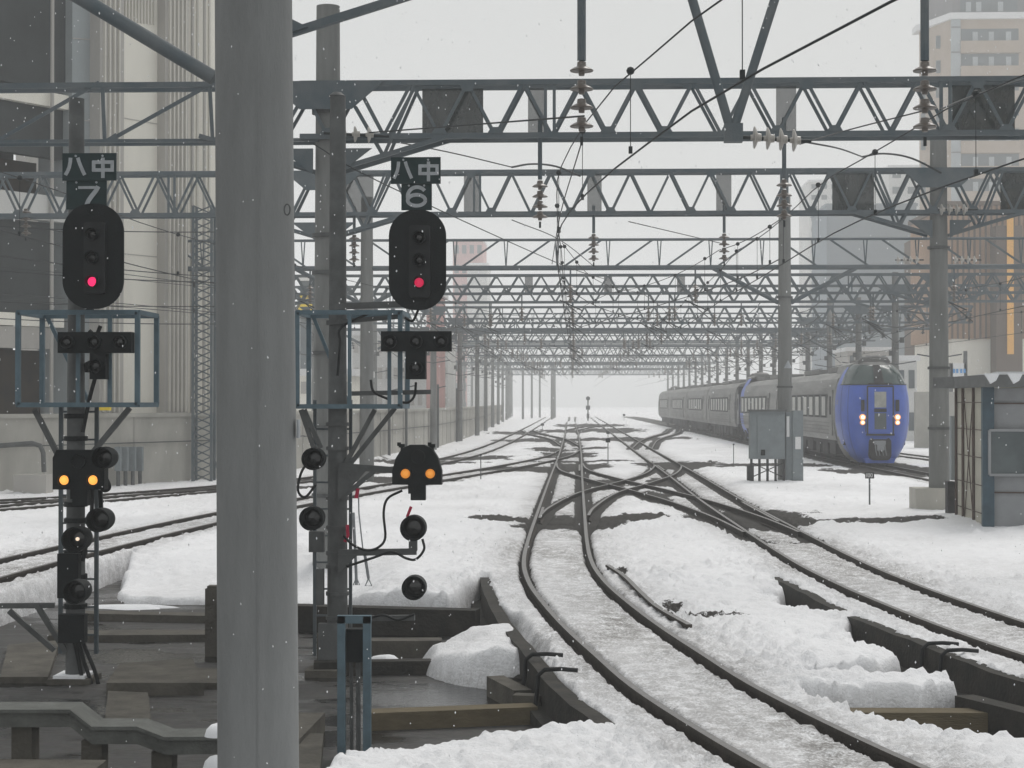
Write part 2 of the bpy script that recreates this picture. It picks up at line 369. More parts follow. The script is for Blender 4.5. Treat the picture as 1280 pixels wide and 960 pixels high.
def build_snow():
    ys = [6.0]
    while ys[-1] < 34: ys.append(ys[-1]+max(.035, ys[-1]*.0028))
    while ys[-1] < 900: ys.append(ys[-1]*(1.0042 if ys[-1] < 110 else 1.02))
    ys = np.array(ys); nc = 660
    u = np.linspace(-1, 1, nc)
    v = u*.62+.38*u**3
    W = np.where(ys < 60, 3.6+.42*ys, 28.8+(ys-60)*.62)
    Xg = v[None,:]*W[:,None]-.03*ys[:,None]; Yg = np.repeat(ys[:,None], nc, 1)
    x, y = Xg.ravel(), Yg.ravel()
    h = -.055+.05*fbm(x*.6, y*.35, 1)+.045*fbm(x*3, y*3, 5)
    rough = .5+.5*ss(.48, .6, vnoise(x*.5, y*.5, 9))
    fine = fbm(x*9, y*9, 20, 3); lump = np.clip(fbm(x*5, y*5, 33, 3)-.1, 0, 1)
    dirt = np.clip(.10+.5*fbm(x*.8, y*.4, 40), 0, 1); bare = np.zeros(x.shape)
    field_h = h+.05+.07*fine*rough+.34*lump*rough
    tracks = {'A': A, 'B': B, 'X1': X1, 'X2': X2, 'D': D, 'F': Fk, 'K': K, 'X3': X3, 'X4': X4, 'X5': X5, 'T': TR, 'S': S2}
    dmin = np.full(x.shape, 1e9); ds = {}
    for k, l in tracks.items():
        ds[k] = seg_dist(x, y, l); dmin = np.minimum(dmin, abs(ds[k]))
    bed = -.052+.06*fine+.12*lump
    t = ss(.8, 1.5, dmin)
    crumb = np.clip(fbm(x*13, y*13, 110, 3), 0, 1)+.5*np.clip(fbm(x*5.5, y*5.5, 113, 3), 0, 1)
    hh = bed*(1-t)+field_h*t
    edge = ss(.62, .85, dmin)*ss(2.1, 1.3, dmin)*ss(60, 30, y)
    hh = hh+edge*(.20*crumb*(.4+vnoise(x*.9, y*.9, 115))-.01)+.045*crumb*rough*ss(50, 25, y)
    dirt = np.maximum(dirt, (.72-.42*t)*ss(1.9, .3, dmin)*(.6+.8*vnoise(x*2.2, y*.7, 50)))
    switch = ss(34.5, 38, y)*ss(78, 73, y)*ss(-1.6, -.6, x)*ss(5.6, 4.6, x)
    for k, d in ds.items():
        a = abs(d); jag = .035*fbm(x*12, y*12, 60, 2)+.02*fbm(x*3, y*3, 66, 2)
        near = k in 'AB'
        wi = .075+.03*ss(30, 60, y); wo = .06
        if near: wi = wi+.13*switch; wo = wo+.15*switch
        elif k in ('X1','X2'): wi = .22; wo = .22
        elif k in ('X3','X4','X5'): wi = .35; wo = .35
        elif k == 'F': wi = wi+.02; wo = .10+.05*ss(50, 70, y)
        rel = a-HALF
        g = np.where(rel < 0, ss(-(wi+.055), -(wi-.015), rel+jag), ss(wo+.075, wo-.0, rel+jag))
        g = np.where((rel < -.5) | (rel > .6), 0, g)
        dep = .115 if near else .09
        if k == 'T': g *= .6
        hh = hh-(hh+dep+.02)*g*.95*(1 if True else 0)
        bare = np.maximum(bare, g*.95)
    # bare wet ballast at the points and under the train
    def blot(cx, cy, rx, ry, k=1.0, s=70):
        nonlocal bare, hh
        q = ((x-cx)/rx)**2+((y-cy)/ry)**2+2.2*fbm(x*1.6, y*.7, s, 5)
        b = ss(1.5, .45, q)*k; bare = np.maximum(bare, b); hh = hh-.03*b
    for a in ((-.1,38.4,1.15,2.7),(-1.5,39.4,1.0,.9),(1.1,39.6,1.0,1.1),(4.0,40.0,1.6,3.4),(5.2,38.6,2.6,.9),(.2,72.5,1.3,4),(-1.8,69,2.0,3.2),(.6,78,2.6,1.2),(4.2,73.5,2.2,4.2),(7.0,73.5,3.6,1.5),
              (-.6,88,1.7,5),(-1.6,97,1.4,4),(.5,100,1.2,2.4),(-3.4,121,2.2,6),(.2,124,2.4,5),(3.5,125,2,8),(6.4,128,2.2,5),(-5.2,150,2.4,9),(-1,160,3.4,9),(3,165,3,14),(1,200,4,14),
              (1.95,49.5,.6,3.2),(.9,56.5,.7,3.6),(2.7,57.5,.5,3.2),(-6.6,76,2.6,3),(-4.6,82,1.8,4),(-6.6,59,2.6,2.2),(-8.6,53,2.2,1.3),(11.2,66,2.4,3.6),(14.5,69,3.2,1.9),(16.5,66,3.5,1.6),(8.6,72,2.2,1.0),
              (.62,27.3,.10,.5),(1.5,21.4,.62,.30,.62),(1.15,22.5,.16,.9,.7)):
        blot(*a)
    bare = np.maximum(bare, ss(1.9, 1.2, abs(ds['T']))*ss(66, 70, y)*.85)
    # cleared pits in front: the snow falls away to the lower ground
    e = poly_sd(x, y, trL); 
    hl = poly_sd(x, y, heapL); e = np.where(hl > -.6, np.minimum(e, -hl), e)
    nz = .13*fbm(x*3.2, y*3.2, 80, 5)+.05*fbm(x*14, y*14, 83, 2)
    nz = nz+.16*fbm(x*1.1, y*1.1, 85, 3)*(hl > -.8)
    f = ss(-.10-.22*ss(-.5, .0, hl), .10, e+nz*(e < 2))
    e2 = np.maximum(poly_sd(x, y, trR1), poly_sd(x, y, trR2))
    for hp in heapR:
        q = poly_sd(x, y, hp); e2 = np.where(q > -.5, np.minimum(e2, -q), e2)
    f2 = ss(-.05, .12, e2+nz)
    pit = np.maximum(f, f2)
    soft = np.maximum(ss(-.55, .05, np.where(hl > -1, e, -9)), ss(-.6, .05, np.where(e2 > -2, e2, -9)))
    hh = hh-.07*soft*ss(.95, 1.35, dmin)+soft*(.16*fbm(x*2.2, y*2.2, 90, 5)+.16*lump+.05*fine)*ss(.95, 1.2, dmin)
    back = ss(30, 27.4, y)*ss(21.5, 23.5, y)*ss(-2.6, -3.6, x)*ss(-7.6, -7.1, x); hh = hh*(1-back)+(-.36+.05*fine)*back
    hz_ = ss(-.25, .05, hl); ebx = np.interp(y, EA[::-1,1] if EA[0,1] > EA[-1,1] else EA[:,1], EA[::-1,0] if EA[0,1] > EA[-1,1] else EA[:,0])
    hh = np.where(hz_ > 0, hh*(1-hz_)+hz_*(-.06-.26*ss(.15, 1.25, ebx-x)+.14*fbm(x*2.4, y*2.4, 101, 4)+.16*lump), hh)
    mid = 4*pit*(1-pit); hh = hh*(1-pit)+(-.9)*pit+mid*(.22*fbm(x*6, y*6, 87, 3))
    dirt = np.maximum(dirt*(1-.3*soft), .55*mid)
    # banks beside the wall on the left, low drifts on the right
    bankd = ss(-.5, 2.5, (-8.2-.012*(y-90))-x)*ss(58, 85, y)
    hh = hh+bankd*(.35+.5*vnoise(x*.5, y*.25, 95)+.15*lump)
    hh = hh+.14*ss(6.2, 8.2, x)*ss(46, 38, y)*(vnoise(x*1.1, y*1.1, 97)+.4*lump)
    dirt = np.clip(dirt, 0, 1)*ss(230, 60, y)
    hh = np.where(y > 300, -.05, hh)
    me = bpy.data.meshes.new('snow_ground'); nr = len(ys)
    co = np.stack([x, y, hh], 1).astype(np.float32)
    idx = np.arange(nr*nc).reshape(nr, nc)
    q = np.stack([idx[:-1,:-1], idx[:-1,1:], idx[1:,1:], idx[1:,:-1]], -1).reshape(-1, 4)
    me.vertices.add(len(co)); me.vertices.foreach_set('co', co.ravel())
    me.loops.add(q.size); me.loops.foreach_set('vertex_index', q.ravel().astype(np.int32))
    me.polygons.add(len(q)); me.polygons.foreach_set('loop_start', np.arange(0, q.size, 4, dtype=np.int32))
    me.update(calc_edges=True); me.polygons.foreach_set('use_smooth', np.ones(len(q), bool))
    for nm, arr in (('bare', bare), ('dirt', dirt)):
        at = me.attributes.new(nm, 'FLOAT', 'POINT'); at.data.foreach_set('value', arr.astype(np.float32))
    me.materials.append(M['snow']); me.update(); me.validate()
    o = bpy.data.objects.new('snow_ground', me); C.objects.link(o); structure(o)
build_snow()
g = MB().box(-60, 60, -6, 40, -.75, LOW).build('lower_ground', 'wet_ground'); structure(g)
g = MB().slab([(-700,899),(700,899),(700,940),(-700,940)], -.9, -.06).build('distant_ground', 'snowcap'); structure(g)

# ------------------------------------------------------------------ rails
PROF = [(-.0325,0),(.0325,0),(.0325,-.035),(.010,-.045),(.010,-.118),(.058,-.135),(.058,-.15),(-.058,-.15),(-.058,-.135),(-.010,-.118),(-.010,-.045),(-.0325,-.035)]
def rail(line, parent, name='rail', dz=0, prof=PROF):
    t = np.gradient(line, axis=0); t /= np.linalg.norm(t, axis=1)[:, None]; n = len(prof); k = len(line)
    vs = [(line[i,0]+t[i,1]*px_, line[i,1]-t[i,0]*px_, pz+dz) for i in range(k) for px_, pz in prof]
    fs = [(i*n+j, (i+1)*n+j, (i+1)*n+(j+1)%n, i*n+(j+1)%n) for i in range(k-1) for j in range(n)]
    fs += [tuple(range(n)), tuple((k-1)*n+j for j in range(n))[::-1]]
    me = bpy.data.meshes.new(name); me.from_pydata(vs, [], fs); me.materials.append(M['rail_steel']); me.materials.append(M['rail_side'])
    mi = [0 if i < (k-1)*n and (i % n) in (0,) else 1 for i in range(len(fs))]
    me.polygons.foreach_set('material_index', mi); me.update()
    o = bpy.data.objects.new(name, me); C.objects.link(o)
    if parent: o.parent = parent; o.location = -parent.location
    return o
def track(line, label, group='railway tracks in the snow', name='railway_track'):
    t = thing(name, label, 'railway track', (line[0,0], line[0,1], -.15), group)
    rail(offset(line, -HALF), t); rail(offset(line, HALF), t); return t
tA = track(A[A[:,1] < 310], 'centre track that bends right past the cleared pit in the foreground')
tB = track(B[B[:,1] < 310], 'right hand track running out of the right edge between snow banks')
track(X1[3:-3], 'crossover track from the near centre track to the farther right track', name='crossover_track')
track(X2[3:-3], 'crossover track from the near right track to the farther centre track', name='crossover_track')
track(D[D[:,1] < 310], 'left through track curving away beside the concrete wall')
track(Fk, 'left track joining the centre track, nearest the signals')
track(K, 'outermost left track close under the concrete wall')
track(X3, 'far connecting track between the centre and left tracks', name='crossover_track')
track(X4, 'farthest connecting track right of the centre track', name='crossover_track')
track(X5, 'far connecting track leading towards the parked train', name='crossover_track')
track(TR, 'track that carries the blue nosed train')
track(S2, 'siding to the right of the blue nosed train')
# frogs and point blades as short thicker rails
def pieces(line, y0, y1): return line[(line[:,1] > y0) & (line[:,1] < y1)]
for l, y0, y1, lab in ((offset(A, -HALF+.09), 38.5, 43, 'check rail inside the left rail at the near points'), (offset(A, HALF-.09), 66, 73, 'check rail inside the right rail of the centre track beyond the crossover'),
                       (offset(B, HALF-.09), 38, 46, 'check rail inside the right rail of the right track'), (offset(B, -HALF+.09), 66, 72, 'check rail inside the left rail of the right track')):
    tag(rail(pieces(l, y0, y1), None, 'check_rail', dz=.004), lab, 'check rail', 'check rails at the crossover')
lr = catmull([(.42,27.6),(.62,26.0),(.80,23.6),(.95,21.9),(1.22,20.2)], .3)
tag(rail(lr, None, 'spare_rail', dz=.02), 'dark spare rail lying outside the centre track half buried in snow', 'rail')

# edge boards with cable hooks
def edge_board(line, y0, y1, label, ztop, hgt):
    l = pieces(line, y0, y1); t = thing('edge_board', label, 'retaining board', (l[0,0], l[0,1], LOW), 'dark retaining boards along the tracks')
    n = len(l); inn = offset(l, .075); out = offset(l, -.075); vs = []; fs = []
    for i in range(n):
        zt = ztop+.012*math.sin(i*.7)+.008*math.sin(i*2.3)
        vs += [(out[i,0],out[i,1],zt-hgt),(out[i,0],out[i,1],zt),(inn[i,0],inn[i,1],zt),(inn[i,0],inn[i,1],zt-hgt)]
    for i in range(n-1):
        for j in range(4): fs.append((i*4+j, (i+1)*4+j, (i+1)*4+(j+1)%4, i*4+(j+1)%4))
    fs += [(3,2,1,0), ((n-1)*4,(n-1)*4+1,(n-1)*4+2,(n-1)*4+3)]
    MB().add(vs, fs).build('plank', 'board_dark', t, smooth=False)
    foot = MB()
    for i in range(0, n-1, 1):
        p, q = offset(l, -.13)[i], offset(l, -.13)[i+1]; foot.bar((p[0],p[1],LOW+.07),(q[0],q[1],LOW+.07),.16,.12)
    foot.build('foot_beam', 'board_dark', t, smooth=False)
    return t
bA1 = edge_board(EA, 8, 26.5, 'long dark retaining board left of the centre track beside the cleared pit', -.06, .30)
bB1 = edge_board(EB, 9, 26.6, 'long dark retaining board left of the right track above the pit', -.04, .33)
def hook(line, Y, label):
    p = npick(line, Y); pts = [(p[0]+.26,p[1],.0),(p[0]+.10,p[1],.012),(p[0]-.05,p[1],.005),(p[0]-.11,p[1],-.05),(p[0]-.12,p[1],-.2),(p[0]-.14,p[1]-.02,-.36)]
    tag(MB().tube(pts, .021, 8).build('cable_hook', 'cable'), label, 'cable hook', 'black cable hooks over the retaining boards')
hook(EA, 17.9, 'farther black cable hook over the board left of the centre track')
hook(EA, 17.0, 'nearer black cable hook over the board left of the centre track')
hook(EB, 19.0, 'farther black cable hook over the board of the right track')
hook(EB, 18.1, 'nearer black cable hook over the board of the right track')

# beams and slabs in the pits
def beam(p, q, w, h, m, label, z=LOW, name='pit_beam', cat='beam', group='beams across the cleared pits'):
    b = MB().bar((p[0],p[1],z+h/2), (q[0],q[1],z+h/2), w, h)
    return tag(b.build(name, m, smooth=False), label, cat, group)
beam((-1.95,16.35),(-.42,16.75), .24, .16, 'beam_timber', 'long ochre beam across the left pit in front of the wet floor')
beam((-2.9,19.55),(-1.35,19.75), .2, .15, 'board_dark', 'dark beam in the left pit touching the snow heap')
beam((-2.55,21.0),(-1.62,21.05), .3, .2, 'concrete_old', 'brown block wall in the left pit behind the dark beam')
beam((-3.9,23.35),(-1.3,22.85), .26, .34, 'board_dark', 'dark beam under the snow edge at the back of the left pit')
beam((-.55,17.35),(-.86,18.25), .18, .2, 'concrete_old', 'short pale block beside the board in the left pit')
beam((-.62,17.0),(-.36,16.95), .16, .22, 'concrete_old', 'small upright concrete block at the end of the ochre beam')
beam((-.62,18.35),(-.46,19.2), .14, .16, 'board_dark', 'dark sleeper end leaning by the board in the left pit')
beam((1.55,16.2),(3.75,16.25), .26, .22, 'beam_timber', 'long ochre beam nearest the camera in the right pit')
beam((1.9,17.8),(3.25,17.85), .2, .2, 'beam_timber', 'ochre beam behind the snow ridge in the right pit')
beam((3.05,20.7),(3.1,19.0), .2, .22, 'board_dark', 'dark beam along the board in the right pit')
beam((3.5,16.6),(3.95,15.6), .2, .3, 'board_dark', 'dark beam under the retaining board at the near end of the right pit')
beam((-6.9,24.45),(-4.7,24.2), .35, .10, 'concrete_old', 'low concrete kerb behind the left signal mast')
beam((-6.6,22.3),(-3.9,22.5), .5, .09, 'concrete_old', 'wide low concrete strip across the left pit')
def slabt(pts, z0, z1, m, label, name='concrete_slab', cat='concrete slab', group='concrete slabs around the signals'):
    return tag(MB().slab(pts, z0, z1).build(name, m, smooth=False), label, cat, group)
slabt([G(133,846,-.28),G(255,846,-.28),G(240,816,-.28),G(150,822,-.28)], LOW-.05, -.34, 'concrete_old', 'raised concrete slab right of the left signal mast')
slabt([G(0,846,-.4),G(60,846,-.4),G(75,800,-.4),G(10,806,-.4)], LOW-.05, -.4, 'concrete_old', 'low concrete slab at the left edge beside the left mast footing')
slabt([G(130,900,-.35),G(190,900,-.35),G(185,858,-.35),G(135,856,-.35)], LOW-.05, -.41, 'concrete_old', 'square concrete pad in front of the left mast footing')
slabt([G(195,835,-.42),G(272,838,-.42),G(272,856,-.42),G(190,856,-.42)], LOW-.05, -.40, 'concrete_old', 'low concrete sill beside the big near pole')
slabt([(-5.6,10.5),(-3.55,10.5),(-3.6,13.6),(-5.6,13.6)], LOW-.05, -.22, 'concrete_old', 'broad stained concrete platform at the bottom left corner')
slabt([(-2.9,14.2),(-2.35,14.2),(-2.3,16.2),(-2.9,16.2)], LOW-.05, -.3, 'concrete_old', 'concrete block behind the steel frame at the bottom')
slabt([(-2.3,13.4),(-1.95,13.4),(-2.2,15.4),(-2.45,15.4)], LOW-.05, -.34, 'concrete_old', 'sloping concrete kerb right of the steel frame')
for (px, py, rx, ry, h, lab) in ((163,760,.75,.25,.05,'thin upper snow strip left over on the wet ground'),(176,771,.95,.2,.04,'thin lower snow strip left over on the wet ground'),
                                 (482,832,.24,.22,.12,'small rounded snow heap beside the steel frame')):
    c = G(px, py, LOW); prof = []; m = MB(); vs = [(c[0],c[1],LOW+h)]; n = 28; fs = []
    for k in range(1, 5):
        for j in range(n):
            a = 2*math.pi*j/n; rr = (k/4)*(1+.22*math.sin(3*a+px)+.1*math.sin(7*a)); vs.append((c[0]+rx*rr*math.cos(a), c[1]+ry*rr*math.sin(a), LOW-.03+(h+.03)*(1-(k/4)**3)))
    fs = [(0,1+j,1+(j+1)%n) for j in range(n)]+[(1+k*n+j,1+(k+1)*n+j,1+(k+1)*n+(j+1)%n,1+k*n+(j+1)%n) for k in range(3) for j in range(n)]
    tag(m.add(vs, fs).build('snow_patch', 'snowcap'), lab, 'snow patch')
# raised cable duct with bends
dp = [P(-60,884,14)[::2], P(95,884,14)[::2], P(122,905,14)[::2], P(178,905,14)[::2], P(212,918,14)[::2], P(300,917,14)[::2]]
d = thing('cable_duct', 'grey concrete cable duct with two downward bends in the foreground left', 'cable duct', (dp[0][0],14,LOW))
m = MB(); lid = MB()
for (x0,z0),(x1,z1) in zip(dp[:-1], dp[1:]):
    m.prism([(x0,z0-.13),(x1,z1-.13),(x1,z1-.016),(x0,z0-.016)], 13.85, 14.15); lid.prism([(x0,z0-.016),(x1,z1-.016),(x1,z1+.012),(x0,z0+.012)], 13.82, 14.18)
m.build('trough', 'concrete_duct', d, smooth=False); lid.build('lid', 'concrete_duct', d, smooth=False)
s = MB()
for x in np.arange(-4.9, -2.9, .55):
    z = np.interp(x, [p[0] for p in dp], [p[1] for p in dp]); s.box(x-.08, x+.08, 13.9, 14.1, LOW, z-.13)
s.build('support', 'concrete_old', d, smooth=False)

# ------------------------------------------------------------------ masts and gantries
def cyl_mast(mb, x, y, z0, z1, r0, r1, n=20): mb.tube([(x,y,lerp(z0,z1,k/3)) for k in range(4)], r0, n, r1)
def truss_zig(mb, x0, x1, y, zb, zt, per, sec):
    n = max(1, round((x1-x0)/per)); p = (x1-x0)/n
    for i in range(n):
        a = x0+i*p; mb.bar((a,y,zt),(a+p/2,y,zb),sec,sec*.8,(0,1,0)); mb.bar((a+p/2,y,zb),(a+p,y,zt),sec,sec*.8,(0,1,0))
def gantry(i, Y, x0, x1, zt, zb, masts, style='zig', lod=0, label=None, mast_top=None, knees=True):
    t = thing('catenary_gantry', label, 'gantry', (masts[0] if masts else x0, Y, 0), 'steel gantries over the tracks')
    dy = .24 if lod < 2 else .2; ch = MB(); c = .085 if lod < 2 else .10
    if style == 'zig':
        for yy in (Y-dy, Y+dy):
            for z in (zt, zb): ch.bar((x0,yy,z),(x1,yy,z),c*.8,c)
        if lod < 2:
            n_ = max(1, round((x1-x0)/.92)); p_ = (x1-x0)/n_
            for k in range(n_):
                q_ = x0+k*p_; h_ = q_+p_/2
                if k % 3 == 0: ch.prism([(q_-.13,zt-.03),(q_+.13,zt-.03),(q_+.07,zt-.15),(q_-.07,zt-.15)], Y-dy-.045, Y-dy-.03)
                if k % 3 != 1: ch.prism([(h_-.13,zb+.03),(h_-.07,zb+.13),(h_+.07,zb+.13),(h_+.13,zb+.03)], Y-dy-.045, Y-dy-.03)
            for x in np.arange(x0+.2, x1, 1.8):
                ch.bar((x,Y-dy,zt),(x+.6,Y+dy,zt),.03,.03); ch.bar((x,Y-dy,zb),(x+.6,Y+dy,zb),.03,.03)
        br = MB()
        for yy in ((Y-dy, Y+dy) if lod < 3 else (Y,)): truss_zig(br, x0, x1, yy, zb, zt, .92, .05 if lod < 1 else .06 if lod < 2 else .075)
        if lod < 3:
            for x in masts:
                for dx in (-3.6, 3.6):
                    if x0 < x+dx < x1: br.bar((x+dx-.07,Y-dy,zb),(x+dx-.07,Y-dy,zt),.05,.05); br.bar((x+dx+.07,Y-dy,zb),(x+dx+.07,Y-dy,zt),.05,.05)
    else:
        ch.tube([(x0,Y,zb),(x1,Y,zb)], .085, 10); ch.tube([(x0,Y,zt),(x1,Y,zt)], .045, 8); br = MB()
        n = round((x1-x0)/1.66); p = (x1-x0)/n
        for k in range(n):
            a = x0+k*p; sgn = 1 if (a+p/2) < 6.8 else -1
            if a < -7: sgn = -1
            if sgn > 0: br.bar((a,Y,zb),(a+p*.78,Y,zt),.06,.05,(0,1,0))
            else: br.bar((a+p*.2,Y,zt),(a+p,Y,zb),.06,.05,(0,1,0))
            for q in (-.06, .06): br.bar((a+p*.9,Y,zb),(a+p*.9+q,Y,zt),.035,.035,(0,1,0))
    ch.build('chord', 'gantry_steel', t, smooth=(style != 'zig')); br.build('lattice', 'gantry_steel', t, smooth=False)
    top = mast_top or 8.8
    for x in masts:
        if isinstance(x, str): continue
        mm = MB(); cyl_mast(mm, x, Y, -.3, top, *((.245, .19) if i < 3 else (.19, .15)), 20 if lod < 2 else 10); mm.build('mast', 'pole_far', t)
        if lod < 3 and knees:
            gs = MB(); y0 = Y-.30 if lod < 2 else Y-.28
            if style == 'zig':
                gs.prism([(x-.95,zt+.03),(x+.95,zt+.03),(x+.42,zt-.42),(x-.42,zt-.42)], y0, y0+.03)
                for sx in (-1, 1):
                    for yy in (Y-dy, Y+dy):
                        gs.bar((x+sx*.22,yy,zb-.52),(x+sx*2.05,yy,zb+.02),.07,.07,(0,1,0))
                        gs.bar((x+sx*.9,yy,zb-.28),(x+sx*.42,yy,zt-.3),.05,.05,(0,1,0)); gs.bar((x+sx*.95,yy,zb-.28),(x+sx*1.45,yy,zt),.05,.05,(0,1,0))
                gs.prism([(x-.75,zb-.2),(x-.2,zb-.2),(x-.2,zb-.62)], y0, y0+.03); gs.prism([(x+.75,zb-.2),(x+.2,zb-.62),(x+.2,zb-.2)], y0, y0+.03)
            else:
                for sx in (-1, 1): gs.tube([(x+sx*.2,Y,zb-1.15),(x+sx*2.3,Y,zb-.03)], .07, 8)
            gs.build('knee_brace', 'gantry_steel', t, smooth=False)
    return t
GY = [29, 42.2, 58.5, 74, 84, 95, 106, 116, 126, 136, 146, 157, 168, 180, 192, 204, 216, 228, 241, 254, 268, 284, 300]
GX = []
zt1 = P(640,106,29)[2]
gantries = []
looks = {0: 'nearest full lattice gantry with broad gusset plates, just above the right signal', 1: 'second lattice gantry back, on the stout mast with concrete base beside the hut',
         2: 'third gantry back, built of pipes with single slanting braces and knee pipes', 3: 'fourth gantry back, a lattice gantry seen just above the train roof'}
for i, Y in enumerate(GY):
    lod = 0 if i < 2 else 1 if i < 4 else 2 if i < 9 else 3
    if i == 0: a = (-4.5, 9.9, zt1, P(640,172,29)[2], [-4.08, 9.4]); kw = dict(mast_top=P(400,8,29)[2])
    elif i == 1: a = (-16.5, 17, P(640,216,Y)[2], P(640,268,Y)[2], [-6.0, P(1174,600,Y)[0], 16.4]); kw = dict(mast_top=8.85)
    elif i == 2: a = (-20.5, 21, P(640,300,Y)[2], P(640,335,Y)[2], [-6.95, P(981,500,Y)[0], 20.2]); kw = dict(style='pipe', mast_top=9.2)
    else:
        z = 7.72+.22*math.sin(i*2.1); L = -7.75-max(0, Y-135)*.022-(4.4 if i % 2 == 0 and i < 19 else 0)
        if i < 5: L = -12.4
        a = (-14.5 if i < 6 else L-2.0, 20.5 if i < 14 else 15.6, z, z-.82-.1*math.sin(i*1.3), [L, 14.6]); kw = dict(mast_top=8.3+.4*math.sin(i*3.3), style='pipe' if i in (6, 10, 13) else 'zig')
    if i >= 12: a = (L-2.0, 15.6, z, z-.82-.1*math.sin(i*1.3), [L, 14.6]+([-9.4+.9*(i-19), -4.2] if i >= 20 else []))
    lab = looks.get(i, f'{ordn(i)} lattice gantry back from the camera, '+('greyed by snow haze' if i < 12 else 'almost lost in the snow haze'))
    gantries.append(gantry(i, Y, *a, lod=lod, label=lab, **kw)); GX.append(a)
# left span of the nearest gantry: light beam with single slanting braces
m = MB(); zt_, zb_ = GX[0][2], P(200,178,29)[2]; g0 = gantries[0]
for yy in (28.8, 29.2): m.bar((-12.5,yy,zt_),(-4.2,yy,zt_),.085,.085); m.bar((-12.5,yy,zb_),(-4.2,yy,zb_),.05,.05)
m.build('chord', 'gantry_steel', g0, smooth=False); m = MB()
for pa, pb in (((124,103),(-3,176)),((262,106),(136,176)),((395,106),(272,176)),((128,103),(131,178)),((262,103),(266,178)),((-5,103),(-3,178))):
    a_, b_ = P(*pa,28.8), P(*pb,28.8); m.bar((a_[0],28.8,a_[2]),(b_[0],28.8,b_[2]),.055,.045,(0,1,0))
for px in (136,268): a_ = P(px,176,28.78); m.prism([(a_[0]-.12,a_[2]-.03),(a_[0]+.18,a_[2]-.03),(a_[0]+.12,a_[2]+.12)],28.74,28.765)
m.build('lattice', 'gantry_steel', g0, smooth=False)
# footing of the second gantry's stout mast
xm = GX[1][4][1]
put_ = MB().box(xm-.62, xm+.32, 41.8, 42.6, -.25, .52).build('mast_footing', 'wall_conc', gantries[1], smooth=False)
# mast collar bands on near masts
for gi, xx, zs in ((0, -4.08, (1.0, 2.1, 3.3, 4.6, 5.2, 7.2)), (1, xm, (1.9, 3.3, 6.1)), (2, GX[2][4][1], (3.0, 5.9))):
    b = MB()
    for z in zs: b.lathe([(.24,z-.03),(.262,z-.03),(.262,z+.03),(.24,z+.03)], (xx, GY[gi], 0), n=20)
    b.build('band', 'mast_steel', gantries[gi])
# panels hung in the first two beams
def panel(i, x0, x1, dark, label):
    Y = GY[i]; zt, zb = GX[i][2], GX[i][3]
    o = MB().box(x0, x1, Y-.02, Y+.0, zb-.0, zt-.06).build('mesh_panel', 'mesh_panel_dark' if dark else 'mesh_panel')
    tag(o, label, 'panel', 'mesh panels fixed in the gantry beams')
for i, p0, p1, dk, lb in ((0,528,604,1,'wide dark mesh panel in the nearest beam, right of the mast behind the right signal'),(0,660,683,0,'narrow pale mesh panel in the nearest beam, left of the tall insulator'),
                          (0,970,995,0,'narrow pale mesh panel in the nearest beam above the string of white discs'),(0,1190,1268,1,'wide dark mesh panel in the nearest beam in front of the tan tower'),
                          (1,430,467,0,'mesh panel in the second beam left of the right signal plate'),(1,580,600,0,'narrow mesh panel in the second beam just right of the right signal plate'),
                          (1,734,752,0,'narrow mesh panel in the second beam near the middle'),(1,895,914,0,'narrow mesh panel in the second beam left of the middle mast'),
                          (1,1040,1092,1,'wide dark mesh panel in the second beam before the slate building'),(1,1250,1284,1,'dark mesh panel at the right end of the second beam'),
                          (3,656,666,0,'small mesh panel in the fourth beam left of the middle'),(3,755,765,0,'small mesh panel in the fourth beam right of the middle'),(3,846,856,0,'small mesh panel in the fourth beam left of the train roof')):
    panel(i, P(p0,100,GY[i])[0], P(p1,100,GY[i])[0], dk, lb)

# insulators
def disc_prof(r, h): return [(.02,h*.5),(.045,h*.45),(.05,h*.15),(r*.75,h*.02),(r,-h*.12),(r*.97,-h*.2),(r*.6,-h*.16),(.035,-h*.25),(.03,-h*.5)]
DISC = MB().lathe(disc_prof(.125,.15)).mesh('disc', 'insulator')
DISCX = MB().lathe(disc_prof(.13,.13), axis='x').mesh('disc', 'insulator_white')
DISC4 = MB()
for k in range(4): DISC4.lathe(disc_prof(.125,.15), (0,0,-.15*k), n=8)
DISC4 = DISC4.mesh('disc_stack', 'insulator')
def hanging(x, y, ztop, rod, label, n=4, group='disc insulators hanging under the gantries', rr=.03, spacing=.165, scale=1):
    t = thing('hanging_insulator', label, 'insulator', (x,y,ztop-rod-n*spacing), group)
    MB().tube([(x,y,ztop),(x,y,ztop-rod)], rr, 8).build('hanger_rod', 'gantry_steel', t)
    for k in range(n):
        o = put('disc', DISC, t, (x,y,ztop-rod-.09-k*spacing)); o.scale = (scale,)*3
    MB().tube([(x,y,ztop-rod-n*spacing-.02),(x,y,ztop-rod-n*spacing-.12)], .02, 6).build('clamp', 'wire', t)
    return t
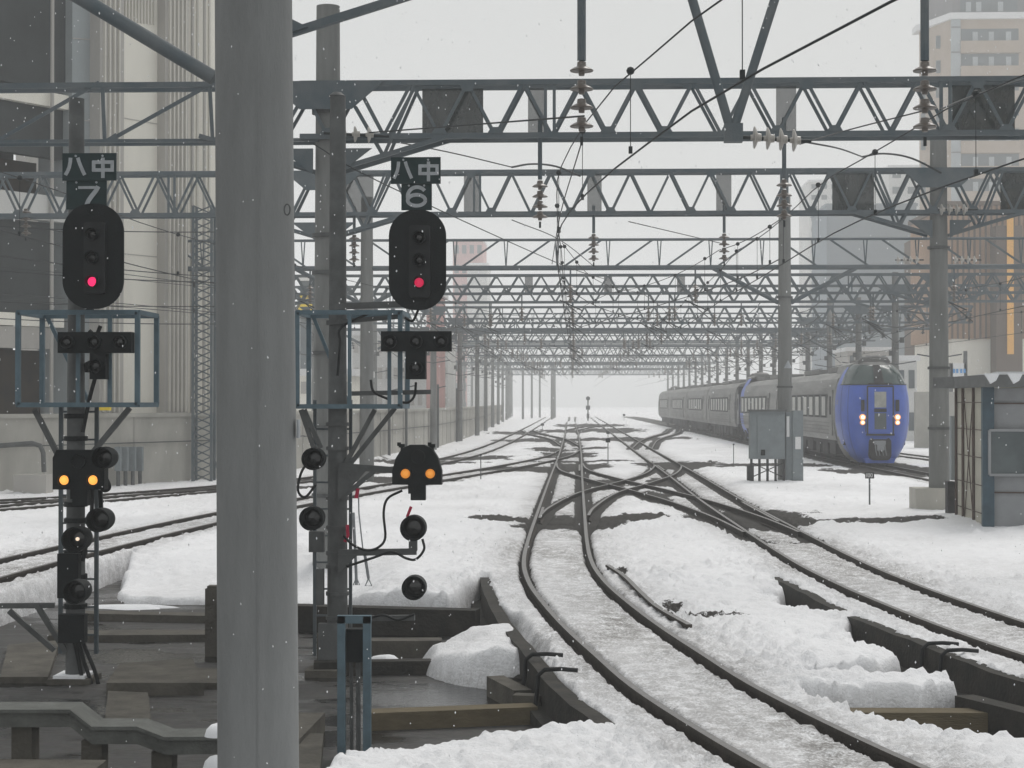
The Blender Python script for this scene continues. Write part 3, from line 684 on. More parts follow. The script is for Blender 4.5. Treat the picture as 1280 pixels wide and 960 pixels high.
# out of frame beam above that carries the long rods
Z0 = 7.42
t0 = gantry(0, 21, -9.5, 8.8, 8.35, 7.5, [-3.83, 8.6], lod=0, label='closest gantry at the top edge, with a thick pipe brace and long hangers', mast_top=9.0, knees=False)
p = P(100,0,20.5); q = P(268,98,20.5)
MB().tube([(p[0]-1.2,20.5,p[2]+.75),(q[0],20.5,q[2])], .085, 12).build('diagonal_pipe', 'gantry_steel', t0)
k1 = P(362,42,20.5); k2 = P(500,-1,20.5)
MB().bar((k1[0]-.4,20.5,k1[2]-.12),(k2[0]+.5,20.5,k2[2]+.16),.09,.10,(0,1,0)).prism([(k1[0]-.3,k1[2]-.1),(k1[0]+.22,k1[2]+.06),(k1[0]-.3,k1[2]+.32)],20.42,20.45).build('diagonal_arm', 'gantry_steel', t0, smooth=False)
s = MB(); a0 = P(915,168,20.8)
for ex in (862, 972): e_ = P(ex,-12,20.8); s.tube([a0, e_, (e_[0]+(e_[0]-a0[0])*.35, 20.8, 7.55)], .055, 10)
s.box(a0[0]-.09, a0[0]+.12, 20.72, 20.88, a0[2]-.09, a0[2]+.12)
s.build('hanger_frame', 'gantry_steel', t0, smooth=True)
for px, py, lab in ((727,76,'tall four disc insulator on a long rod before the nearest beam at upper centre'),(1156,76,'tall four disc insulator on a long rod in front of the tan tower')):
    q = P(px,py,20.8); hanging(q[0], 20.8, 7.5, 7.5-q[2], lab, 4, rr=.05, spacing=.215, scale=1.1)
a = P(932,172,20.8); t = thing('horizontal_insulator', 'string of four pale discs held sideways under the nearest beam right of centre', 'insulator', a)
for k in range(4): o = put('disc', DISCX, t, (a[0]+.12+k*.15, 20.8, a[2]-.012*k))
MB().tube([(a[0]-.12,20.8,a[2]+.01),(a[0]+.75,20.8,a[2]-.05)], .022, 8).build('core_rod', 'wire', t)
a = P(428,167,28.6); t = thing('horizontal_insulator', 'three pale discs held sideways right of the mast behind the right signal', 'insulator', a)
for k in range(3): o = put('disc', DISCX, t, (a[0]+.0+k*.22, 28.6, a[2]-.01*k))
MB().tube([(a[0]-.3,28.6,a[2]+.01),(a[0]+.75,28.6,a[2]-.05)], .022, 8).build('core_rod', 'wire', t)
a = P(1178,262,41.6); t = thing('horizontal_insulator', 'four pale discs held sideways beside the stout mast under the second beam', 'insulator', a)
for k in range(4): put('disc', DISCX, t, (a[0]+k*.17, 41.6, a[2]))
MB().tube([(a[0]-.1,41.6,a[2]),(a[0]+.8,41.6,a[2])], .022, 8).build('core_rod', 'wire', t)
for j, (pp, nm) in enumerate(((1123,'left'),(1195,'right'))):
    a = P(pp,325,58); t = thing('horizontal_insulator', f'four small discs in a row on the third beam, {nm} of the stout mast', 'insulator', a)
    for k in range(4): put('disc', DISCX, t, (a[0]+k*.2, 58, a[2]))
    MB().tube([(a[0]-.1,58,a[2]),(a[0]+.8,58,a[2])], .022, 8).build('core_rod', 'wire', t)
for px, i, lab in ((675,0,'insulator on a thin post under the nearest beam, left of the tall hanging insulator'),(980,0,'insulator on a thin post right under the sideways pale discs'),
                   (742,1,'insulator on a thin post under the second beam at centre'),(443,1,'insulator under the second beam behind the nearer mast'),(905,1,'insulator on a thin post under the second beam left of the middle mast'),
                   (33,1,'insulator below the second beam at the left edge in front of the building')):
    q = P(px,100,GY[i]); zb = GX[i][3]
    hanging(q[0], GY[i], zb+(.3 if i == 0 else .2), .98 if i == 0 else .65 if px != 33 else .0, lab, 4, rr=.035)
tl = {'centre': A, 'right': B, 'left': D, 'train': TR}
DR = MB().tube([(0,0,.55),(0,0,0)], .03, 6).mesh('hanger_rod', 'gantry_steel')
ARM = MB().tube([(0,0,.1),(.75,0,-.25)], .022, 6).tube([(.2,0,0),(.95,0,-.62)], .016, 6).mesh('registration_arm', 'wire')
for i in range(2, 20):
    Y = GY[i]
    for nm, l in tl.items():
        q = npick(l, Y); zb = GX[i][3]
        lab = f'insulator under the {ordn(i)} gantry back, above the {nm} track'
        t = thing('hanging_insulator', lab, 'insulator', (q[0]+.15, Y, zb-1.2), 'disc insulators hanging under the gantries')
        put('hanger_rod', DR, t, (q[0]+.15, Y, zb-.55)); put('disc_stack', DISC4, t, (q[0]+.15, Y, zb-.62))
        if i < 14: put('registration_arm', ARM, t, (q[0]-.2, Y, zb-1.15))
rx = random.Random(11)
for i in range(3, 15):
    for k in range(4):
        x = rx.uniform(-6, 13.5); zb = GX[i][3]; dl = rx.uniform(.0, .5)
        t = thing('hanging_insulator', 'small disc insulator hanging loose in the hazy tangle of far gantries', 'insulator', (x, GY[i]+.3, zb-1.2), 'small insulators in the far gantry tangle')
        put('hanger_rod', DR, t, (x, GY[i]+.3, zb-.5)); put('disc_stack', DISC4, t, (x, GY[i]+.3, zb-.6))
        if k < 2: put('registration_arm', ARM, t, (x-.4, GY[i]+.3, zb-1.0-dl))
# boxy equipment and feeder brackets on side masts
BR = MB()
for sx in (-1, 1):
    BR.bar((0,-.3,6.3),(sx*1.3,-.3,6.5),.06,.06,(0,1,0)).bar((0,-.3,5.6),(sx*1.1,-.3,6.4),.045,.045,(0,1,0))
    for k in range(3): BR.lathe(disc_prof(.12,.14), (sx*(1.25-.02*k),-.3,6.35-.14*k), n=8)
    BR.bar((0,-.25,4.6),(sx*.9,-.25,4.75),.05,.05,(0,1,0))
for k in range(3): BR.box(-.35+.25*k, -.17+.25*k, -.45, -.28, 5.0+.3*k, 5.25+.3*k)
BR = BR.mesh('feeder_bracket', 'mast_steel')
for i in range(3, 18):
    for x in GX[i][4][:2]:
        o = put('feeder_bracket', BR, gantries[i], (x, GY[i], random.uniform(-.4,.3)))

# ------------------------------------------------------------------ overhead wires
def smooth3(pts, n=5):
    p = [Vector(q) for q in pts]; e = [2*p[0]-p[1]]+p+[2*p[-1]-p[-2]]; out = []
    for i in range(1, len(e)-2):
        for k in range(n):
            t = k/n; out.append(.5*((2*e[i])+(e[i+1]-e[i-1])*t+(2*e[i-1]-5*e[i]+4*e[i+1]-e[i+2])*t*t+(3*e[i]-e[i-1]-3*e[i+1]+e[i+2])*t**3))
    return out+[p[-1]]
def wires(line, label, y0, y1, sup, zc=5.1, zm=6.05, r=.011, ball=.045):
    l = line[(line[:,1] >= y0) & (line[:,1] <= y1)][::4]
    t = thing('overhead_wire', label, 'overhead wire', (l[0,0], l[0,1], zc), 'overhead wires above the tracks')
    sup = sorted(sup); st = np.array(sup)
    def zmess(Y):
        k = np.searchsorted(st, Y)-1; k = int(np.clip(k, 0, len(st)-2)); u = (Y-st[k])/(st[k+1]-st[k]); span = st[k+1]-st[k]
        return zm-4*min(.45, .00045*span**2+.05)*u*(1-u)
    MB().tube([(p[0],p[1],zc+.015*math.sin(p[1]*.3)) for p in l], r*.95, 6).build('contact_wire', 'wire', t)
    MB().tube([(p[0],p[1],zmess(p[1])) for p in l], r*.8, 6).build('messenger_wire', 'wire', t)
    yy = y0+1.2; n = 0
    while yy < min(y1, 120):
        p = npick(line, yy); z = zmess(yy); m = MB().tube([(p[0],yy,zc),(p[0],yy,z)], .0045, 4)
        m.lathe([(.001,ball),(ball*.7,ball*.7),(ball,0),(ball*.7,-ball*.7),(.001,-ball)], (p[0],yy,z), n=10); m.box(p[0]-.02,p[0]+.02,yy-.03,yy+.03,zc-.0,zc+.07)
        m.build('dropper', 'wire', t); yy += 4.3 if yy < 60 else 7; n += 1
sups = [2, 21]+GY
wires(A, 'overhead wire pair above the centre track, rising to the top right corner', 9, 300, sups)
wires(B, 'overhead wire pair above the right hand track', 11, 300, sups)
wires(D, 'overhead wire pair above the left through track in front of the building', 28, 300, sups, r=.012)
wires(Fk, 'overhead wire pair above the left track that joins the centre track', 18, 96, sups)
wires(X1, 'overhead wire pair above the crossover from centre to right', 39, 76, sups, zc=5.15)
wires(X2, 'overhead wire pair above the crossover from right to centre', 34, 76, sups, zc=5.2)
wires(TR, 'overhead wire pair above the blue nosed train', 42, 300, sups)
wires(S2, 'overhead wire pair above the siding right of the train', 56, 230, sups)
wires(K, 'overhead wire pair above the outermost left track', 42, 57, [42.2,58.5])
def cable(pts, r, label, sag=0, name='feeder_cable', m='wire'):
    pts = [Vector(p) for p in pts]
    if len(pts) > 2 and len(pts) < 8: pts = smooth3(pts)
    if len(pts) == 2:
        a, b = pts; pts = [a.lerp(b, k/12)-Vector((0,0,sag*4*(k/12)*(1-k/12))) for k in range(13)]
    return tag(MB().tube(pts, r, 6).build(name, m), label, 'cable', 'cables strung between the gantries')
p1 = P(460,166,28.6)
cable([p1, P(730,145,20.9)], .012, 'thin cable from the sideways discs of the nearest mast to the tall hanging insulator')
cable([P(455,170,28.6), P(560,190,33), P(640,209,37)], .012, 'thin cable sloping down from the nearest mast towards the second beam')
cable([P(640,209,37), P(665,205,38), P(695,208,40), P(725,220,42)], .022, 'thick curved jumper cable ending at the second beam near centre', name='jumper_cable')
cable([P(1010,178,20.8), P(1050,186,27), P(1078,196,32)], .012, 'thin cable sloping from the sideways pale discs')
cable([P(1078,196,38), P(1105,192,39), P(1140,198,41), P(1180,218,42)], .022, 'thick curved jumper cable above the stout mast', name='jumper_cable')
cable([P(1000,180,20.8), P(1062,162,25), P(1160,137,20.8)], .010, 'thin cable between the sideways pale discs and the tall right insulator')
cable([P(1175,137,20.8), P(1215,120,24), P(1290,95,29)], .010, 'thin cable from the tall right insulator to the right edge')
cable([P(392,180,28.7), P(480,230,29), P(700,330,42), P(760,350,58)], .010, 'long thin cable sloping down across the right signal')
cable([P(727,178,29.2), P(700,270,42), P(690,330,58)], .012, 'steep cable from the nearest beam down beside the centre track')
cable([P(786,277,42), P(850,292,50), P(905,305,58)], .012, 'cable from under the second beam to the third beam right of centre')
cable([P(640,275,42), P(700,300,50), P(745,335,58)], .012, 'cable from under the second beam to the third beam near centre')
for j, (a_, b_, lb) in enumerate(((P(-5,268,47),P(80,290,50),'top'),(P(-5,320,47),P(268,346,50),'upper'),(P(-5,338,47),P(268,353,50),'middle'),(P(-5,377,50),P(268,383,52),'lower'),(P(-5,398,50),P(268,405,52),'bottom'),(P(0,283,47),P(268,290,50),'second highest'))):
    cable([a_, b_], .014, f'{lb} one of the thin wires crossing in front of the big building', sag=.05)
# many far feeder lines running beside the tracks
FL = ['top outer','middle outer','lowest','top','middle','lowest outer','highest far','second far','upper inner','upper inner']
for j, (x, z) in enumerate(((-8.3,6.7),(-8.3,6.1),(-7.9,5.2),(9.9,6.7),(9.9,6.1),(9.6,5.2),(14.9,6.9),(15.7,6.3),(-5.9,6.9),(7.4,6.6))):
    side = 'left' if x < 0 else 'right'
    pts = []
    ys = GY[3:18]
    for a_, b_ in zip(ys[:-1], ys[1:]):
        for u in (0,.25,.5,.75): pts.append((x, lerp(a_,b_,u), z-.8*u*(1-u)))
    cable(pts, .016, f'{FL[j]} feeder cable strung along the {side} side of the hazy gantry rows')

# lattice steel mast on the far left
t = thing('lattice_mast', 'slender green lattice mast between the big near pole and the cream building', 'mast', (-12.05,57,0))
x0, x1, yl, yh = P(243,400,57)[0], P(266,400,57)[0], 56.8, 57.3; zt = P(250,258,57)[2]
m = MB()
for x in (x0, x1):
    for y in (yl, yh): m.bar((x,y,-.2),(x,y,zt),.08,.08)
m.build('corner_post', 'gantry_steel', t, smooth=False)
m = MB(); n = 34
for k in range(n):
    z0_, z1_ = zt*k/n, zt*(k+1)/n
    m.bar((x0,yl,z0_),(x1,yl,z1_),.04,.03,(0,1,0)); m.bar((x1,yl,z0_),(x0,yl,z1_),.04,.03,(0,1,0))
m.build('lattice', 'gantry_steel', t, smooth=False)
MB().bar((x1,57,P(0,305,57)[2]),(x1+.9,57,P(0,305,57)[2]),.1,.12).bar((x1,57,P(0,385,57)[2]),(x1+.7,57,P(0,367,57)[2]),.06,.06).bar((x1,57,.9),(x1+.3,57,-.1),.05,.05).build('bracket', 'gantry_steel', t, smooth=False)

# ------------------------------------------------------------------ big near pole
q = P(320,480,8.75)
t = thing('concrete_pole', 'big smooth grey concrete pole close to the camera, crossing the whole left third', 'pole', (q[0],8.75,-.75))
m = MB(); m.tube([(q[0]+lerp(.026,-.03,k/20),8.75,lerp(-.75,6.4,k/20)) for k in range(21)], .2015, 48, .183); m.build('shaft', 'pole_concrete', t)
m = MB()
for (z) in (1.38,): m.lathe([(.0,.0)]*2, n=3) if False else None
s_ = P(372,536,8.7); MB().box(s_[0]-.006,s_[0]+.004,8.70,8.76,s_[2]-.045,s_[2]+.045).build('tag_plate', 'letter_grey', t, smooth=False)
MB().tube([(q[0]+.045,8.75-.198,z) for z in (-.75, 1, 3, 6.4)], .0016, 5).build('seam', 'pole_concrete', t)
c_ = P(359,262,8.57); MB().tube([(c_[0]+.014*math.cos(a),8.568+.0,c_[2]+.026*math.sin(a)) for a in [k*math.pi/8 for k in range(17)]], .004, 5).build('plug_ring', 'mast_steel', t)
# ------------------------------------------------------------------ glyph strokes for the signal plates
def stroke(mb, pts, wd, y, thick=.006):
    pts = [Vector((p[0],0,p[1])) for p in pts]; L_, R_ = [], []
    for i, p in enumerate(pts):
        d = (pts[min(i+1,len(pts)-1)]-pts[max(i-1,0)]).normalized(); n = Vector((-d.z,0,d.x))*wd/2; L_.append(p+n); R_.append(p-n)
    n = len(pts)
    for i in range(n-1):
        a, b, c, d = L_[i], L_[i+1], R_[i+1], R_[i]
        vs = [(v.x,y-thick,v.z) for v in (a,b,c,d)]+[(v.x,y,v.z) for v in (a,b,c,d)]
        mb.add(vs, [(0,1,2,3),(7,6,5,4),(0,4,5,1),(1,5,6,2),(2,6,7,3),(3,7,4,0)])
def arc(cx, cz, rx, rz, a0, a1, n=20): return [(cx+rx*math.cos(R(lerp(a0,a1,k/n))), cz+rz*math.sin(R(lerp(a0,a1,k/n)))) for k in range(n+1)]
def hood_lamp(mb, c, r, ln=.16, n=24):      # visor tube open towards the camera
    vs = []; fs = []
    prof = [(r,0),(r,-ln),(r*.9,-ln),(r*.9,-.02),(.001,-.02)]
    k = len(prof)
    for pr, h in prof:
        for j in range(n): a = 2*math.pi*j/n; vs.append((c[0]+pr*math.cos(a), c[1]+h, c[2]+pr*math.sin(a)))
    fs = [(i*n+j,(i+1)*n+j,(i+1)*n+(j+1)%n,i*n+(j+1)%n) for i in range(k-1) for j in range(n)]
    mb.add(vs, fs); mb.lathe([(r,0),(r*.9,.1),(r*.45,.16)], c, 'y', n)
def oval(cx, zc, hw, hh, rr=None, n=14):
    rr = rr or hw*.92; out = []
    for sx, sz, a0 in ((1,1,0),(-1,1,90),(-1,-1,180),(1,-1,270)):
        for k in range(n+1): a = R(a0+90*k/n); out.append((cx+sx*(hw-rr)+rr*math.cos(a), zc+sz*(hh-rr)+rr*math.sin(a)))
    return out
class Frame:      # converts picture-measured positions to metres on the signal's own plane
    def __init__(s, Y): s.Y = Y
    def __call__(s, px, py, dy=0): q = P(px,py,s.Y); return (q[0], s.Y+dy, q[2])
    def l(s, n): return n*s.Y/F

def colour_signal(f, cx, top, bot, hw, digit, label, bright, plates, group='three lamp colour light signals'):
    Y = f.Y; c = f(cx, (top+bot)/2); hh = f.l((bot-top)/2); w_ = f.l(hw)
    t = thing('colour_light_signal', label, 'signal', (c[0], Y, c[2]-hh), group)
    MB().prism(oval(c[0], c[2], w_, hh), Y-.02, Y).build('backplate', 'signal_black', t, smooth=False)
    MB().prism(oval(c[0]+.03, c[2]-.02, f.l(13.5), f.l(45), .03, 3), Y-.09, Y-.02).build('lamp_housing', 'signal_face', t, smooth=False)
    for k, py in enumerate(plates['lamps']):
        h = MB(); lc = f(plates['lx'], py, -.09); hood_lamp(h, (lc[0], Y-.09, lc[2]), f.l(8), .10); h.build('visor', 'signal_black', t)
        lens = MB().lathe([(.001,-.045),(f.l(5),-.03),(f.l(6.8),0),(.001,0)], (lc[0], Y-.095, lc[2]), 'y', 24)
        o = lens.build('lens', ('lamp_red' if bright else 'lamp_red_dim') if k == 2 else 'glass_dark', t)
        if k == 2: o['label'] = 'glowing red lens'
    bk = MB().box(c[0]-.05, c[0]+.05, Y, Y+.16, c[2]-.3, c[2]+.2); bk.build('bracket', 'signal_black', t, smooth=False)
    return t
def name_plate(f, x0, x1, y0, y1, label, chars):
    a, b = f(x0,y0,-.03), f(x1,y1,-.03); Y = f.Y-.03
    t = thing('name_plate', label, 'sign', (a[0],Y,b[2]), 'dark number plates above the signals')
    MB().box(a[0],b[0],Y,Y+.02,b[2],a[2]).build('plate', 'plate_dark', t, smooth=False)
    for cf in chars:
        m = MB(); cf(m, a[0], b[0], b[2], a[2], Y-.003); m.build('character', 'letter_grey', t, smooth=False)
    bl = MB()
    for u in (.25,.75): bl.lathe([(.012,-.008),(.012,0)], (lerp(a[0],b[0],u), Y, a[2]-.03), 'y', 8)
    bl.build('bolt', 'letter_grey', t)
def ch_hachi(m, x0, x1, z0, z1, y):
    W_, H_ = x1-x0, z1-z0
    def u(a, b): return (x0+a*W_, z1-b*H_)
    wd = W_*.065
    stroke(m, [u(.155,.17),u(.15,.33),u(.13,.52),u(.10,.66),u(.06,.80)], wd, y); stroke(m, [u(.29,.17),u(.315,.33),u(.35,.50),u(.385,.66),u(.42,.80)], wd, y)
def ch_naka(m, x0, x1, z0, z1, y):
    W_, H_ = x1-x0, z1-z0; wd = W_*.065
    def u(a, b): return (x0+a*W_, z1-b*H_)
    for a, b in (((.56,.335),(.96,.335)),((.56,.62),(.96,.62))): stroke(m, [u(*a),u(*b)], wd, y)
    for a, b in (((.585,.29),(.585,.67)),((.93,.29),(.93,.67)),((.757,.17),(.757,.91))): stroke(m, [u(*a),u(*b)], wd, y+.0015)
def ch_six(m, x0, x1, z0, z1, y):
    cx, W_, H_ = (x0+x1)/2, x1-x0, z1-z0; b = z0+H_*.36
    stroke(m, arc(cx,b,W_*.29,H_*.20,0,360,32), W_*.12, y)
    stroke(m, arc(cx+W_*.02,z0+H_*.50,W_*.31,H_*.34,190,38,24), W_*.12, y+.0015)
def ch_seven(m, x0, x1, z0, z1, y):
    W_, H_ = x1-x0, z1-z0
    def u(a, b): return (x0+a*W_, z1-b*H_)
    stroke(m, [u(.30,.27),u(.80,.27)], H_*.09, y); stroke(m, [u(.80,.23),u(.74,.38),u(.62,.58),u(.55,.72),u(.51,.86)], W_*.11, y+.0015)

def sighead(f, px, py, r, label, face=0, lit=None, group='round repeater lamps on the signal masts'):
    c = f(px, py); t = thing('repeater_lamp', label, 'signal lamp', (c[0],f.Y,c[2]-f.l(r)), group)
    m = MB(); hood_lamp(m, c, f.l(r), .2); o = m.build('hood', 'signal_black', t)
    MB().lathe([(.001,-.05),(f.l(r*.55),-.035),(f.l(r*.72),0),(.001,0)], (c[0],c[1]-.02,c[2]), 'y', 20).build('lens', 'glass_dark', t)
    if lit: MB().lathe([(.001,-.02),(f.l(2.4),-.01),(f.l(2.4),0),(.001,0)], (c[0]+.005,c[1]-.075,c[2]), 'y', 12).build('bulb', 'lamp_white', t)
    return t
def t_signal(f, x0, x1, y0, y1, sx0, sx1, y2, lights, label):
    a, b = f(x0,y0), f(x1,y1); c, d_ = f(sx0,y1), f(sx1,y2); Y = f.Y
    t = thing('route_indicator', label, 'signal', (c[0],Y,d_[2]), 'T shaped route indicators')
    MB().prism([(a[0],b[2]),(a[0],a[2]),(b[0],a[2]),(b[0],b[2]),(d_[0],b[2]),(d_[0],d_[2]),(c[0],d_[2]),(c[0],b[2])], Y, Y+.14).build('housing', 'signal_black', t, smooth=False)
    for px, py in lights:
        q = f(px,py); m = MB(); hood_lamp(m, (q[0],Y,q[2]), f.l(8.5), .09); m.build('visor', 'signal_black', t)
        MB().lathe([(.001,-.04),(f.l(4),-.03),(f.l(5.5),0),(.001,0)], (q[0],Y-.02,q[2]), 'y', 14).build('lens', 'glass_dark', t)
def shunt(f, cx, top, bot, w_, lx, ly, label, lampm, dome=True):
    a = f(cx, bot); hw, H_ = f.l(w_/2), f.l(bot-top); Y = f.Y
    t = thing('shunting_signal', label, 'signal', (a[0],Y,a[2]), 'shunting signals with two amber lamps')
    o = []
    if dome:
        o = [(a[0]-hw,a[2]),(a[0]+hw,a[2]),(a[0]+hw,a[2]+H_*.35),(a[0]+hw*.86,a[2]+H_*.66),(a[0]+hw*.62,a[2]+H_*.9),(a[0]+hw*.3,a[2]+H_),(a[0]-hw*.3,a[2]+H_),(a[0]-hw*.62,a[2]+H_*.9),(a[0]-hw*.86,a[2]+H_*.66),(a[0]-hw,a[2]+H_*.35)]
    else: o = [(a[0]-hw,a[2]),(a[0]+hw,a[2]),(a[0]+hw,a[2]+H_*.8),(a[0]+hw*.85,a[2]+H_),(a[0]-hw*.85,a[2]+H_),(a[0]-hw,a[2]+H_*.8)]
    MB().prism(o, Y, Y+.16).build('housing', 'signal_black', t, smooth=False)
    for x in lx:
        q = f(x, ly); m = MB(); hood_lamp(m, (q[0],Y,q[2]), f.l(8), .07); m.build('visor', 'signal_black', t)
        o_ = MB().lathe([(.001,-.045),(f.l(4),-.035),(f.l(6),0),(.001,0)], (q[0],Y-.025,q[2]), 'y', 20).build('lens', lampm, t)
    q = f((lx[0]+lx[1])/2, top+(bot-top)*.3); m = MB(); hood_lamp(m, (q[0],Y,q[2]), f.l(9), .06); m.build('visor', 'signal_black', t)
    if dome:
        m = MB()
        for sx in (-.62,.62): m.box(a[0]+hw*sx-.035,a[0]+hw*sx+.03,Y+.03,Y+.07,a[2]+H_*.93,a[2]+H_*1.02).box(a[0]+hw*sx-.05,a[0]+hw*sx-.01,Y+.02,Y+.05,a[2]+H_*.97,a[2]+H_*1.06).bar((a[0]+hw*sx,Y+.05,a[2]+H_*.8),(a[0]+hw*sx,Y+.05,a[2]+H_),.03,.03)
        m.build('sighting_lug', 'signal_black', t)
    MB().box(a[0]-.07,a[0]+.09,Y+.02,Y+.14,a[2]-.17,a[2]).box(a[0]-.1,a[0]-.06,Y+.05,Y+.1,a[2]-.1,a[2]).build('mounting_block', 'signal_black', t, smooth=False)
    return t

# ------------------------------------------------------------------ right signal group
f6 = Frame(19.6)
mx6 = P(422,500,20)[0]
t = thing('signal_mast', 'dark steel mast of the right signals with cage, ladder and bracket arms', 'signal mast', (mx6,20,LOW))
m = MB(); cyl_mast(m, mx6, 20, LOW, P(0,124,20)[2], .118, .088); m.lathe([(.088,0),(.095,.01),(.05,.05),(.001,.06)], (mx6-.01,20,P(0,124,20)[2])); m.build('pole', 'mast_steel', t)
MB().box(mx6-.2,mx6+.2,19.8,20.2,LOW,-.05).box(P(385,830,19.6)[0],P(425,830,19.6)[0],19.35,19.75,LOW,P(0,832,19.6)[2]).build('footing', 'concrete_old', t, smooth=False)
def cage(f, x0, x1, y0, y1, t, mids, dpth=.75, m='cage_steel', name='cage'):
    Y = f.Y; a, b = f(x0,y0), f(x1,y1); c = MB(); s_ = .05
    for yy in (Y-.25, Y+dpth):
        k = 1.0
        for z in (a[2], b[2]): c.bar((a[0],yy,z),(b[0],yy,z),s_,s_)
        for x in (a[0], b[0]): c.bar((x,yy,a[2]),(x,yy,b[2]),s_,s_)
        if yy < Y:
            for mm in mids: x = f(mm,0)[0]; c.bar((x,yy,a[2]),(x,yy,b[2]),s_*.8,s_*.8)
    for x in (a[0], b[0]):
        for z in (a[2], b[2]): c.bar((x,Y-.25,z),(x,Y+dpth,z),s_,s_)
    xm_ = (a[0]+b[0])/2
    c.bar((a[0]+.05,Y+dpth,a[2]),(xm_-.1,Y+dpth,b[2]),.04,.04)
    fl = MB()
    for k in range(9): yy = Y-.2+k*(dpth+.2)/9; fl.bar((a[0],yy,b[2]-.012),(b[0],yy,b[2]-.012),.035,.02)
    c.build(name, m, t, smooth=False); fl.build('floor_grating', 'mast_steel', t, smooth=False)
f20 = Frame(20)
cage(f20, 376, 503, 392, 508, t, (441, 490), .6)
m = MB()
for a_, b_ in (((378,512),(398,575)),((470,512),(430,585)),((495,510),(432,588)),((382,512),(402,560))): m.bar(f20(*a_,-.1), f20(*b_,-.05), .05, .05, (0,1,0))
m.build('cage_strut', 'mast_steel', t, smooth=False)
m = MB(); lx0, lx1 = f20(391,0)[0], f20(436,0)[0]
for x in (lx0, lx1): m.bar((x,20.2,-.35),(x,20.2,f20(0,500)[2]),.035,.045)
z = -.2
while z < f20(0,505)[2]: m.bar((lx0,20.2,z),(lx1,20.2,z),.02,.02); z += .3
m.build('ladder', 'gantry_steel', t, smooth=False)
m = MB()
m.bar(f20(425,582,-.1), f20(532,590,-.15), .06, .07).bar(f20(428,622,-.1), f20(470,588,-.12), .06, .05).prism([(f20(425,0)[0],f20(0,585)[2]),(f20(462,0)[0],f20(0,585)[2]),(f20(425,0)[0],f20(0,625)[2])], 19.85, 19.9)
m.bar(f20(425,690,-.1), f20(522,688,-.15), .06, .07).prism([(f20(425,0)[0],f20(0,690)[2]),(f20(450,0)[0],f20(0,690)[2]),(f20(425,0)[0],f20(0,715)[2])], 19.85, 19.9)
m.bar(f20(430,772,-.1), f20(520,770,-.15), .05, .06)
m.bar(f20(440,492,-.1), f20(540,490,-.15), .05, .05).bar(f20(420,384,-.1), f20(505,381,-.15), .05, .07).bar(f20(410,404,-.1), f20(505,396,-.1), .05, .05)
for k, (x, y) in enumerate(((530,590),(518,689))): m.bar(f20(x,y-2,-.15), f20(x,y-22,-.15), .09, .09)
m.build('bracket_arm', 'mast_steel', t, smooth=False)
m = MB()
for y in (404, 530, 560, 622, 658, 690, 706, 740, 770): m.lathe([(.105,-.02),(.13,-.02),(.13,.02),(.105,.02)], (mx6,20,f20(0,y)[2]), n=16)
m.build('band', 'mast_steel', t)
m = MB().box(*[f20(402,0)[0],f20(430,0)[0]],19.78,19.9,f20(0,825)[2],f20(0,775)[2]).box(f20(399,0)[0],f20(408,0)[0],19.8,19.9,f20(0,752)[2],f20(0,708)[2]).box(f20(385,0)[0],f20(404,0)[0],20.1,20.2,f20(0,690)[2],f20(0,664)[2])
m.build('junction_box', 'mast_steel', t, smooth=False)
cl = [[(505,612),(487,622),(482,640),(484,670),(476,682),(462,686),(445,680),(432,668)],[(530,672),(532,685),(522,697),(510,696),(492,688),(470,695),(436,706)],[(520,765),(500,772),(482,766),(465,770)],
      [(466,475),(470,490),(490,500)],[(522,478),(520,495),(512,503),(500,502)],[(390,575),(380,590),(376,612),(385,620),(398,605)],[(525,388),(518,402),(508,398)],[(470,390),(430,410),(428,430),(425,470)]]
m = MB()
for c_ in cl: m.tube(smooth3([f20(x,y,-.2) for x,y in c_]), .014, 8)
m.build('cable', 'cable', t)
m = MB().tube([f20(449,590,-.1),f20(450,640,-.1),f20(453,668,-.1),f20(455,685,-.1)], .008, 5).tube([f20(443,640,-.1),f20(446,700,-.1),f20(447,730,-.1)], .018, 6).tube([f20(457,690,-.1),f20(462,722,-.1)], .018, 6)
for c_ in ((447,728),(462,729)): m.tube([f20(c_[0],c_[1]-7,-.1),f20(c_[0]-4,c_[1]+2,-.1),f20(c_[0]+4,c_[1]+2,-.1),f20(c_[0],c_[1]-7,-.1)], .008, 5)
m.build('stay_wire', 'letter_grey', t)
MB().tube([f20(516,632,-.2),f20(511,645,-.2)], .018, 6).tube([f20(449,610,-.12),f20(447,622,-.12)], .022, 6).tube([f20(436,655,-.14),f20(437,668,-.14),f20(433,676,-.14)], .02, 6).build('red_tie', 'red_tape', t)
colour_signal(f6, 522, 262, 388, 36, 6, 'oval black colour light signal under the plate with a six, red lamp lit dimly', False, dict(lamps=(298,326,354), lx=525))
name_plate(f6, 489, 551, 197, 230, 'wide dark plate with two pale characters above the plate with a six', (ch_hachi, ch_naka))
name_plate(Frame(19.62), 502, 540, 229, 263, 'small dark plate with the number six above the right signal', (ch_six,))
t_signal(f6, 476, 564, 414, 439, 507, 532, 474, ((488,427),(520,427),(552,427),(520,460)), 'T shaped black route indicator below the right oval signal')
t_ = shunt(f6, 521, 556, 606, 62, (507,538), 592, 'dome topped black shunting signal with two dull amber lamps on the right mast arm', 'lamp_amber_dim')
sighead(f6, 518, 659, 16, 'round black lamp on the middle arm of the right mast')
sighead(f6, 519, 733, 15, 'round black lamp just above the pit edge at the foot of the right mast')
sighead(f6, 394, 573, 14, 'upper round lamp left of the right mast beside the big pole')
sighead(f6, 392, 647, 15, 'lower round lamp left of the right mast beside the big pole')
